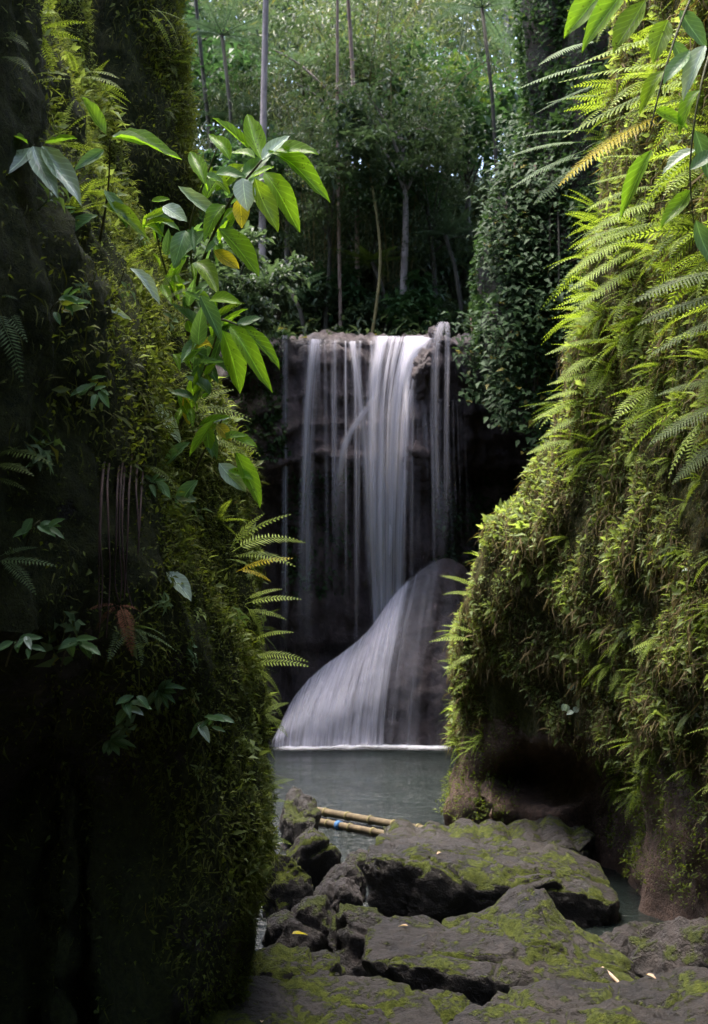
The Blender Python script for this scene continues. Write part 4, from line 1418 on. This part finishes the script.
def fern_px(label, lst, key, d, big=False, group=None, U=None):
    if d == 'R': d = min(dR(*q[0]) for q in lst) - .12
    e = empty('fern', P(*lst[0][0], d), label, 'fern', group)
    for b, tp_ in lst:
        frond_px(e, b, tp_, d + random.uniform(-.1, .15), key, random.uniform(-.2, .1), big, U=U)
    return e


UL = Vector((0.05, -.5, .87))
fern_px('bright fern springing right from the left cliff edge in front of the fall', [((232, 552), (303, 524)), ((230, 548), (285, 514)), ((232, 545), (262, 512)), ((234, 556), (288, 562)), ((232, 560), (262, 572))], 'fern_lit', 6.9, U=UL)
fern_px('bright fern on the cliff edge level with the shoulder rock', [((245, 604), (300, 602)), ((245, 600), (282, 590)), ((248, 610), (284, 622)), ((245, 606), (272, 640))], 'fern_lit', 7.1, U=UL)
fern_px('bright fern low on the left cliff edge beside the cascade', [((250, 665), (306, 670)), ((250, 660), (296, 650)), ((252, 668), (286, 690)), ((252, 640), (290, 634))], 'fern_lit', 7.2, U=UL)
fern_px('bright lowest fern on the left cliff edge, just above the pool', [((262, 715), (290, 700)), ((262, 712), (286, 735)), ((262, 720), (288, 722))], 'fern_lit', 7.4, U=UL)
fern_px('tiny fern at the cliff foot beside the pool-edge boulder', [((266, 790), (290, 775)), ((266, 800), (290, 805)), ((266, 840), (288, 846)), ((266, 845), (286, 862))], 'fern_lit', 7.5, U=UL)
fern_px('reddish fern between two bright ones on the left cliff edge', [((236, 572), (290, 560)), ((238, 570), (270, 580))], 'fern_gold', 7.0, U=UL)
fern_px('yellow-green fern below the large-leaved shrub', [((180, 412), (236, 388)), ((182, 415), (238, 402)), ((184, 418), (228, 418)), ((182, 410), (214, 380))], 'fern_lit', 6.7, U=UL)
fern_px('bright fern frond pair beside the low pale-leaved shrub', [((205, 420), (254, 418)), ((210, 440), (262, 462)), ((205, 430), (252, 440))], 'fern_lit', 6.7, U=UL)
fern_px('pale fern lit on the mossy ridge at the top left', [((74, 78), (22, 64)), ((76, 76), (70, 42)), ((76, 76), (112, 72)), ((75, 78), (118, 84)), ((72, 80), (20, 84))], 'fern_lit', 5.2, U=UL)
fern_px('fern hanging from the top left corner ridge', [((0, 45), (28, 55)), ((0, 58), (26, 66)), ((0, 40), (20, 36)), ((0, 30), (24, 44))], 'fern_mid', 4.9, U=UL)
fern_px('feathery fern above the large-leaved shrub stems', [((165, 300), (200, 282)), ((160, 290), (182, 262)), ((165, 310), (205, 312)), ((150, 270), (170, 240))], 'fern_mid', 6.3, U=UL)
fern_px('green fern at the top of the dark pillar', [((150, 5), (190, 38)), ((152, 0), (178, -12)), ((150, 10), (186, 22)), ((150, 12), (172, 48))], 'fern_lit', 8.9, U=UL)
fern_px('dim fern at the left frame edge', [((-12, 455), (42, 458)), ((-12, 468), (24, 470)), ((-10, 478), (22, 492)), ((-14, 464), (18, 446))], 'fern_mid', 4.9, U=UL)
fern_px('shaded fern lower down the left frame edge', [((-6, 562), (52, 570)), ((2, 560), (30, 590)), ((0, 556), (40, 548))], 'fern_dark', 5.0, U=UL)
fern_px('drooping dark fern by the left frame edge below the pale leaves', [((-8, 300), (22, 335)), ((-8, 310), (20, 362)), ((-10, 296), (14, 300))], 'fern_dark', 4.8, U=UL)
fern_px('dead brown curled fern on the shaded left cliff', [((118, 605), (96, 628)), ((118, 605), (112, 645)), ((120, 606), (130, 642)), ((120, 604), (142, 632)), ((116, 604), (90, 612)), ((120, 606), (146, 612))], 'fern_dead', float(SL.scr[np.abs(SL.scr[:, 0, 1] - 605).argmin(), np.abs(SL.scr[np.abs(SL.scr[:, 0, 1] - 605).argmin(), :110, 0] - 118).argmin(), 2]) - .22, U=UL)
# top right: arching fronds
UR = Vector((-.1, -.42, .9))
fern_px('large bright yellow-green fern arching left across the top right', [((700, 62), (560, 88)), ((700, 75), (566, 142)), ((690, 30), (580, 70)), ((705, 95), (600, 130)), ((690, 50), (610, 40)), ((710, 80), (622, 100))], 'fern_lit', 6.2, True, U=UR)
fern_px('golden drooping fern frond in front of the bright top right fern', [((668, 112), (558, 177)), ((672, 118), (590, 160))], 'fern_gold', 6.1, True, U=UR)
fern_px('dull grey-green fern reaching left high over the buttress', [((602, 62), (520, 92)), ((602, 82), (536, 116)), ((600, 40), (540, 60)), ((605, 96), (545, 100))], 'fern_grey', 8.6, True, U=UR)
fern_px('grey-green drooping fern below the dull one', [((585, 130), (520, 140)), ((585, 142), (506, 153)), ((585, 150), (510, 192)), ((588, 156), (526, 172)), ((590, 160), (536, 206))], 'fern_grey', 9.0, True, U=UR)
fern_px('bright fern hanging from the right cliff under the golden frond', [((662, 170), (588, 188)), ((660, 185), (586, 206)), ((665, 200), (584, 232)), ((668, 220), (590, 252)), ((680, 160), (604, 160))], 'fern_lit', 'R', True, U=UR)
fern_px('bright fern at the upper cliff edge beside the dark buttress', [((640, 235), (566, 272)), ((642, 246), (568, 296)), ((640, 225), (576, 245)), ((645, 262), (574, 316))], 'fern_lit', 'R', True, U=UR)
fern_px('fern halfway up the right cliff edge pointing left', [((608, 338), (545, 352)), ((610, 320), (560, 322)), ((608, 352), (556, 380)), ((604, 372), (548, 388))], 'fern_lit', 'R', True, U=UR)
fern_px('lower fern on the right cliff edge pointing left', [((590, 400), (532, 418)), ((588, 412), (540, 442)), ((590, 390), (546, 398)), ((575, 440), (528, 452))], 'fern_lit', 'R', True, U=UR)
fern_px('solitary fern poking out beside the fall foot', [((478, 588), (440, 576)), ((476, 596), (444, 592)), ((474, 640), (430, 644)), ((476, 634), (442, 626)), ((476, 655), (444, 668))], 'fern_lit', 'R', U=UR)
fern_px('long fern crossing the right frame edge', [((740, 290), (640, 330)), ((740, 310), (650, 360)), ((740, 270), (636, 296))], 'fern_mid', 'R', True, U=UR)
fern_px('long fern at the right frame edge, below the first', [((740, 400), (650, 440)), ((745, 430), (672, 480)), ((740, 380), (655, 392))], 'fern_mid', 'R', True, U=UR)

sh = empty('leafy_climber', P(680, 40, 5.2), 'climber with large green leaves hanging in the top right corner', 'climber')
stem_px(sh, [(720, -60, 5.4), (690, 0, 5.2), (668, 60, 5.1), (650, 130, 5.1)], .007)
stem_px(sh, [(720, 20, 5.4), (700, 90, 5.2), (690, 170, 5.2), (696, 240, 5.3)], .006)
for b, e, wp, mt in [((610, -22), (566, 38), 26, 'big_leaf'), ((628, -14), (576, 48), 22, 'big_leaf'), ((645, 0), (612, 52), 26, 'spot_leaf'), ((640, -25), (598, 10), 22, 'big_leaf'), ((668, 20), (648, 60), 22, 'spot_leaf'),
                     ((690, 50), (664, 84), 18, 'dark_leaf'), ((652, 150), (618, 216), 16, 'big_leaf'), ((705, 45), (682, 98), 20, 'pale_sheen_leaf'), ((700, 150), (660, 168), 18, 'dark_leaf'), ((695, 130), (716, 180), 18, 'dark_leaf'),
                     ((690, 190), (662, 230), 18, 'big_leaf'), ((696, 220), (712, 270), 16, 'dark_leaf'), ((680, 10), (706, 50), 20, 'dark_leaf'), ((665, 70), (640, 110), 16, 'spot_leaf'), ((655, 110), (690, 126), 16, 'big_leaf'),
                     ((690, 170), (720, 150), 16, 'dark_leaf'), ((672, 40), (694, 84), 16, 'dark_leaf'), ((700, 90), (672, 130), 16, 'big_leaf')]:
    leaf_px(sh, b, e, wp, 5.1 + random.uniform(-.1, .2), mt)
for lb, pts in (('white-leaved sprig with small pale leaves on the mossy right cliff above the hollow', [(570, 690), (578, 700), (566, 704), (574, 712)]), ('sprig with pale round leaves on the right cliff, beside the frame edge', [(690, 570), (700, 600), (688, 625), (704, 640)])):
    sh = empty('pale_sprig', P(pts[0][0], pts[0][1], 8.0), lb, 'plant')
    dS = dR(*pts[0]) - .12
    stem_px(sh, [(pts[0][0] + 6, pts[0][1] + 30, dS + .5), (pts[0][0] + 2, pts[0][1] + 15, dS), (pts[0][0], pts[0][1], dS)], .003)
    for q in pts:
        for k in range(2):
            an = random.uniform(0, 6.3)
            leaf_px(sh, q, (q[0] + 8 * math.cos(an), q[1] + 8 * math.sin(an)), 6, dS, 'pale_sheen_leaf')

def dL(px, py):
    q = SL.scr[:, :int(SL.nu * .62)]
    k = np.argmin((q[..., 0] - px) ** 2 + (q[..., 1] - py) ** 2)
    return float(q[..., 2].ravel()[k])


for k, (cx, cyp, nm_) in enumerate([(60, 300, 'at fall-top height beside the frame edge'), (95, 385, 'in the shade, halfway to the gorge edge'), (40, 520, 'beside the shaded left ferns'), (150, 480, 'near the lit gorge edge, at mid-fall height'), (75, 640, 'left of the dead brown fern'),
                                    (185, 640, 'beside the lowest hanging roots'), (205, 720, 'near the gorge edge at fall-foot height'), (130, 700, 'above the black hollow'), (20, 640, 'at the frame edge over the black hollow'), (60, 210, 'below the three pale leaves')]):
    d_ = dL(cx, cyp) - .15
    e = empty('broadleaf_plant', P(cx, cyp, d_), 'broad-leaved plant on the left cliff, ' + nm_, 'plant', 'broad-leaved plants on the left cliff')
    stem_px(e, [(cx - 14, cyp + 26, d_ + .2), (cx - 8, cyp + 8, d_), (cx, cyp, d_)], .004)
    for j in range(8):
        an = random.uniform(-.9, 2.9)
        ln = random.uniform(13, 27)
        o_ = (cx + random.uniform(-9, 9), cyp + random.uniform(-5, 12))
        leaf_px(e, o_, (o_[0] + ln * math.cos(an), o_[1] + ln * math.sin(an) * .8), ln * .36, d_, random.choice(['dark_leaf', 'dark_leaf', 'pale_sheen_leaf' if j == 0 else 'dark_leaf']), random.uniform(-.05, .02))

# hanging roots on the left cliff
for i in range(9):
    px = 100 + i * 5 + random.uniform(-3, 3)
    d = dL(px, 560) - .16
    pts = [(px + 3, 455, d + .35), (px, 490 + random.uniform(-15, 10), d), (px + random.uniform(-3, 3), 540, d - .06), (px + random.uniform(-4, 4), 580, d - .02), (px + random.uniform(-5, 5), 600 + random.uniform(0, 40), d)]
    w_ = spline([P(*q) for q in pts], 12)
    v, f = tube(w_, [.006 * (1 - .6 * k / 11) for k in range(12)], 5)
    o = link('hanging_root', make_mesh('hanging_root', v, f, M['root']))
    tag(o, ['leftmost', 'second', 'third', 'fourth', 'fifth', 'sixth', 'seventh', 'eighth', 'rightmost'][i] + ' thin brown root hanging over the dead fern, counted from the left', 'root', 'hanging roots on the left cliff')

# ------------------------------------------------------------------ hanging vines on the buttress
def dB(px, py):
    q = SB.scr[:, SB.nu // 4:]
    k = np.argmin((q[..., 0] - px) ** 2 + (q[..., 1] - py) ** 2)
    return float(q[..., 2].ravel()[k])


def vine_mesh(L, n, spread):
    t_ = rng.random(n)
    pos = np.stack([rng.normal(size=n) * spread * (1 - .4 * t_), -np.abs(rng.normal(size=n)) * spread * .8, -L * t_], 1)
    D = np.stack([rng.normal(size=n) * .7, -np.abs(rng.normal(size=n)) * .6 - .2, -rng.random(n) * .7], 1)
    U = np.tile([0, -.5, 1.], (n, 1)) + rv(n) * .3
    return batch(T_simple(.48), pos, frames(D, U), rng.uniform(.10, .22, n))


VN = []
for i in range(5):
    g_ = vine_mesh(1.0 + .35 * i, 260 + 70 * i, .28)
    VN.append(mesh_of('vine_foliage', g_, M['vine_leaf']))
v, f = tube([(0, 0, 0), (.02, -.04, -.5), (-.02, 0, -1.0), (0, .02, -1.4)], [.02, .016, .013, .007], 5)
vst = make_mesh('vine_stem', v, f, M['root'])
p_, n_, s_ = SB.sample(46, lambda px, py, W, Nn: (py > 60) * (py < 330 - .5 * np.abs(px - 510)) * (px < 590) * (px > 478) * 1.0)
for i in range(46):
    e = empty('hanging_vine', p_[i] + n_[i] * .15, 'leafy green vine on the dark buttress' + (' nearest the fall' if s_[i][0] < 490 else ' centre' if s_[i][0] < 530 else ' near the right cliff') + (', at treetop height' if s_[i][1] < 150 else ', just above lip height' if s_[i][1] < 240 else ', lowest ones'), 'vine', 'vines hanging on the dark buttress')
    e.rotation_euler = (0, 0, random.uniform(-.6, .6))
    s = random.uniform(.6, 1.05)
    e.scale = (s, s, s)
    link('foliage', random.choice(VN), e)
    link('stem', vst, e)
for px, y0, y1, d in ((502, 300, 372, 18.6), (548, 230, 360, 17.9), (557, 250, 420, 17.6), (535, 280, 400, 18)):
    d = dB(px, y0)
    w_ = spline([P(px, y0 - 70, d + .3), P(px + 2, y0, d - .15), P(px + 1, (y0 + y1) / 2, d - .3), P(px - 1, y1, d - .3)], 10)
    v, f = tube(w_, [.016] * 8 + [.011, .004], 6)
    tag(link('aerial_root', make_mesh('aerial_root', v, f, M['bark_dark'] if px != 502 else M['culm'])), {502: 'pale bare root dangling below the vines right of the fall', 548: 'dark aerial root at the right side of the buttress, short', 557: 'longest dark aerial root beside the right cliff', 535: 'dark aerial root in the middle of the buttress'}[px], 'root')

# ------------------------------------------------------------------ forest
def crown_geo(n, rad, nclump, leaf, wd=.42, flat=.75, seed=0):
    c = rv(nclump) * (rng.random((nclump, 1)) ** .45) * rad * np.array([1, 1, flat])
    k = rng.integers(0, nclump, n)
    r = rad * .24 * rng.uniform(.6, 1.3, nclump)[k]
    pos = c[k] + rng.normal(size=(n, 3)) * r[:, None] * np.array([.6, .6, .38])
    D = rv(n); D[:, 2] = D[:, 2] * .5 - .25
    U = np.tile([0, 0, 1.], (n, 1)) + rv(n) * .45
    rn = np.clip(rng.random(n) * .6 + rng.random(nclump)[k] * .4, 0, .97)
    return batch(T_simple(wd), pos, frames(D, U), rng.uniform(.65, 1.3, n) * leaf, rn), c


def trunk_geo(h, r, clumps, lean=.3, limbs=7):
    pts = spline([(0, 0, -.5), (lean * .2, 0, h * .3), (lean * .5, .1, h * .65), (lean, 0, h)], 12)
    parts = [tube(pts, [r * (1 - .6 * i / 11) for i in range(12)], 8)]
    for c in clumps[:limbs]:
        a = pts[7 + random.randint(0, 3)]
        tip = Vector(c) + Vector((lean, 0, h))
        mid = (a + tip) / 2 + Vector((0, 0, .3))
        w_ = spline([a, mid, tip], 7)
        parts.append(tube(w_, [r * .35 * (1 - .8 * i / 6) for i in range(7)], 5))
    return merge(parts)


TREES = []
for i, (lm, bk, n, rad, lf, h, r, wd) in enumerate([('tree_a', 'bark_pale', 4200, 2.7, .19, 7.0, .15, .42), ('tree_b', 'bark_dark', 4800, 2.6, .15, 4.6, .11, .36), ('tree_c', 'bark_dark', 3000, 2.4, .31, 5.6, .12, .46), ('tree_a', 'bark_dark', 5200, 3.0, .14, 4.2, .13, .5)]):
    (g_, cl) = crown_geo(n, rad, 34, lf, wd)
    g_ = (g_[0] + np.array([.3, 0, h]), g_[1], g_[2])
    cm = mesh_of('crown', g_, M[lm])
    v, f = trunk_geo(h, r, cl)
    tm = make_mesh('trunk', v, f, M[bk])
    TREES.append((cm, tm))


def tree(px, d, s, kind, label, group, rz=None, sz=1.0):
    x = (px - 354) / F * d
    e = empty('forest_tree', (x, d, hill_z(x, d) - .1), label, 'tree', group)
    e.rotation_euler = (0, 0, random.uniform(0, 6.3) if rz is None else rz)
    e.scale = (s, s, s * sz)
    link('crown', TREES[kind][0], e)
    link('trunk', TREES[kind][1], e)


ORD = ['first', 'second', 'third', 'fourth', 'fifth', 'sixth', 'seventh', 'eighth', 'ninth']
names = ['cool-green large-crowned tree', 'olive-green fine-leaved tree', 'fresh-green droopy-leaved tree', 'dark small-leaved tree']
rowsT = [(34, (165, 240, 440, 530), .9, 'in the nearest row behind the fall'), (38, (120, 200, 290, 395, 480, 580), 1.2, 'in the second row behind the fall'),
         (45, (110, 185, 268, 335, 415, 500, 590), 1.4, 'in the third row behind the fall'), (54, (90, 175, 250, 330, 395, 480, 570), 1.5, 'in the last row behind the fall')]
for d, pxs, s, lb in rowsT:
    for i, px in enumerate(pxs):
        k = random.randint(0, 3)
        tree(px + random.uniform(-14, 14), d + random.uniform(-1.5, 1.5), s * random.uniform(.85, 1.12), k, names[k] + ', ' + ORD[i] + ' from the left ' + lb, names[k].split()[0] + ' trees ' + lb)

for i, (px, d, sc_, k, lb) in enumerate([(222, 27.5, .62, 2, 'left of the pale trunk'), (285, 28.2, .55, 0, 'between the pale trunk and the pinkish one'), (325, 27.2, .6, 1, 'left of the tan stem'), (376, 27.8, .58, 2, 'right of the tan stem'), (405, 27.0, .66, 0, 'above the main stream'),
                                     (438, 27.4, .6, 1, 'above the pointed lip rock'), (350, 30.5, .85, 0, 'behind the tan stem'), (465, 30, .8, 2, 'beside the buttress'), (260, 31, .85, 1, 'behind the pale trunk'), (395, 32, .9, 2, 'far behind the main stream')]):
    tree(px, d, sc_, k, 'young ' + names[k] + ' ' + lb, 'young trees behind the lip')

# slim trunks that read on their own
def bare_tree(px0, px1, ybase, ytop, d, r, mat, label, ck=1):
    b = P(px0, ybase, d); tpp = P(px1, ytop, d)
    b.z = hill_z(b.x, d) - .2
    e = empty('slim_tree', b, label, 'tree')
    mid = (b + tpp) / 2 + Vector((random.uniform(-.3, .3), 0, 0))
    pts = [p - b for p in spline([b, mid, tpp], 16)]
    v, f = tube(pts, [r * (1 - .35 * i / 15) for i in range(16)], 9)
    link('trunk', make_mesh('trunk', v, f, M[mat]), e)
    (g_, cl) = crown_geo(1800, 1.7, 16, .2)
    g_ = (g_[0] + np.array(pts[-1]), g_[1], g_[2])
    link('crown', mesh_of('crown', g_, M['tree_a']), e)


bare_tree(262, 268, 300, -90, 26.6, .085, 'bark_pale', 'pale smooth trunk standing left of centre above the fall')
bare_tree(358, 340, 300, -120, 27.7, .055, 'bark_pink', 'slim pinkish trunk at the top centre, leaning left')
bare_tree(341, 338, 300, -120, 27, .04, 'bark_pink', 'thin reddish trunk just left of the slim pinkish one')
bare_tree(367, 366, 335, 150, 26.2, .035, 'culm', 'thin tan bamboo-like stem rising straight above the middle of the lip')
bare_tree(235, 190, 250, -60, 30, .06, 'bark_dark', 'dark trunk leaning up to the left behind the large-leaved shrub')


# bamboo clumps
def bamboo_clump(px, d, s, label, key):
    x = (px - 354) / F * d
    e = empty('bamboo_clump', (x, d, hill_z(x, d) - .1), label, 'bamboo', 'bamboo clumps behind the fall')
    e.scale = (s, s, s)
    tips = []
    for k in range(13):
        an = random.uniform(0, 6.3)
        ln = random.uniform(.5, 2.6)
        h = random.uniform(5, 9)
        b = Vector((math.cos(an) * .3, math.sin(an) * .3, 0))
        dr = Vector((math.cos(an), math.sin(an), 0))
        pts = spline([b, b + dr * ln * .25 + Vector((0, 0, h * .45)), b + dr * ln * .7 + Vector((0, 0, h * .85)), b + dr * ln * 1.3 + Vector((0, 0, h * .95))], 14)
        v, f = tube(pts, [.035 * (1 - .8 * i / 13) for i in range(14)], 6)
        link('culm', make_mesh('culm', v, f, M[key]), e)
        tips += [tuple(p) for p in pts[2:]]
    tips = np.array(tips)
    n = 5200
    k = rng.integers(0, len(tips), n)
    pos = tips[k] + rng.normal(size=(n, 3)) * np.array([.32, .32, .3]) - np.array([0, 0, .15])
    D = rv(n); D[:, 2] = -np.abs(D[:, 2]) - .2
    b_ = batch(T_simple(.13, .02, .15), pos, frames(D, rv(n)), rng.uniform(.16, .34, n))
    link('foliage', mesh_of('foliage', b_, M['bamboo_leaf']), e)


bamboo_clump(318, 28.0, .72, 'feathery bamboo clump behind the middle of the lip', 'culm')
bamboo_clump(395, 28.5, .8, 'feathery bamboo clump right of the lip centre with tan stems', 'culm')
bamboo_clump(352, 31.0, .95, 'taller bamboo clump in the centre of the forest', 'culm')
bamboo_clump(250, 29.5, .8, 'bamboo clump left of the lip, partly behind the shrub', 'culm_green')
bamboo_clump(430, 33, 1.1, 'tall bamboo clump right of centre deep in the forest', 'culm_green')
bamboo_clump(300, 36, 1.3, 'tall arching bamboo clump at the upper left of the forest', 'culm_green')


# palms / tree ferns
def palm(px, py, d, s, label, nf=11, key='palm', trunk=True):
    c = P(px, py, d)
    g0 = hill_z(c.x, d) - .2
    e = empty('tree_fern', (c.x, d, g0), label, 'tree fern', 'tree ferns in the forest')
    h = c.z - g0
    v, f = tube([(0, 0, 0), (.35, 0, h * .35), (.2, 0, h * .75), (0, 0, h)], [.06, .05, .04, .04], 8)
    link('trunk', make_mesh('trunk', v, f, M['bark_dark']), e)
    for k in range(nf):
        an = k * 6.283 / nf + random.uniform(-.2, .2)
        o = link('frond', random.choice(BIGF[key]), e)
        orient(o, (0, 0, h), (math.cos(an), math.sin(an), random.uniform(.05, .6)), (0, 0, 1), s * random.uniform(.8, 1.1))


palm(482, 8, 27, 1.7, 'tree fern with pale fronds at the top right of the forest')
palm(222, 35, 29, 1.7, 'tree fern with pale fronds at the top left of the forest')
palm(300, 70, 31, 1.8, 'tree fern between the pale trunk and the pinkish trunk')
palm(418, 165, 28, 1.3, 'tree fern with bluish fronds right of centre, above the fall')
palm(290, 290, 26, .8, 'low tree fern left of centre just above the lip')
palm(250, 120, 30, 1.5, 'tree fern behind the pale trunk')
palm(335, 150, 29, 1.3, 'tree fern in the centre, halfway up the forest')
palm(455, 95, 31, 1.8, 'tree fern near the buttress, high in the forest', key='fern_mid')
palm(385, 60, 34, 2.0, 'tree fern high in the centre of the forest', key='fern_mid')
palm(445, 235, 27, 1.0, 'low tree fern beside the buttress foot')
palm(372, 262, 27, .9, 'low tree fern at the centre just above the lip', key='fern_mid')

# forest shrubs above the lip
SHR = []
for lm, lf in (('tree_a', .2), ('tree_c', .24), ('tree_b', .14)):
    g_, cl = crown_geo(1500, 1.0, 16, lf, .42, .8)
    g_ = (g_[0] + np.array([0, 0, .8]), g_[1], g_[2])
    SHR.append((mesh_of('foliage', g_, M[lm]), make_mesh('stem', *merge([tube([(0, 0, -.2), (c[0] * .4, c[1] * .4, .5), (c[0], c[1], c[2] + .8)], [.03, .02, .008], 5) for c in cl[:7]]), M['bark_dark'])))
shn = ['cool green shrub', 'fresh green shrub', 'olive fine-leaved shrub']
for d, pxs, lb, s0 in ((25.6, (232, 262, 292, 322, 352, 384, 410, 440, 468), 'just above the waterfall lip', .45), (27.2, (225, 255, 300, 340, 385, 425, 470), 'in the second shrub bank', .95),
                       (30, (220, 275, 330, 370, 420, 470, 520), 'beneath the forest trees', 1.4), (34, (200, 260, 310, 350, 400, 450, 500), 'deep under the forest', 1.9)):
    for ii, px in enumerate(pxs):
        k = random.randint(0, 2)
        x = (px + random.uniform(-8, 8) - 354) / F * d
        e = empty('forest_shrub', (x, d + random.uniform(-.3, .5), hill_z(x, d) - .05), shn[k] + ', ' + ORD[ii] + ' from the left ' + lb, 'shrub', shn[k] + 's ' + lb)
        s = s0 * random.uniform(.8, 1.2)
        e.scale = (s, s, s)
        e.rotation_euler = (0, 0, random.uniform(0, 6.3))
        link('foliage', SHR[k][0], e)
        link('stem', SHR[k][1], e)
# leafy bushes left of the fall against the cliff edge
for px, py, d, s, lb in ((258, 300, 22.5, .8, 'bluish-green bush left of the lip'), (278, 285, 23.8, .7, 'bluish-green bush nearest the left end of the lip'), (240, 330, 21.5, .7, 'bluish-green bush lowest beside the fall rock'), (225, 270, 21.5, .9, 'bluish-green bush behind the large-leaved shrub')):
    c = P(px, py, d)
    e = empty('forest_shrub', c - Vector((0, 0, .8 * s)), lb, 'shrub')
    e.scale = (s, s, s)
    link('foliage', SHR[0][0], e)
    link('stem', SHR[0][1], e)

# ------------------------------------------------------------------ settle the loose bits on the boulders
bpy.context.view_layer.update()
dg = bpy.context.evaluated_depsgraph_get()
for o in [o for o in C.objects if o.get('drop')]:
    del o['drop']
    c = o.matrix_world @ (sum((Vector(b) for b in o.bound_box), Vector()) / 8)
    o.hide_viewport = False
    hit, loc, nr, ix, ob, mw = scn.ray_cast(dg, c + Vector((0, 0, 0.8)), Vector((0, 0, -1)))
    k = 0
    while hit and (ob == o or not ob.name.startswith(('boulder', 'stone'))) and k < 8:
        hit, loc, nr, ix, ob, mw = scn.ray_cast(dg, loc + Vector((0, 0, -.004)), Vector((0, 0, -1)))
        k += 1
    if hit:
        o.location.z += loc.z - c.z + .012
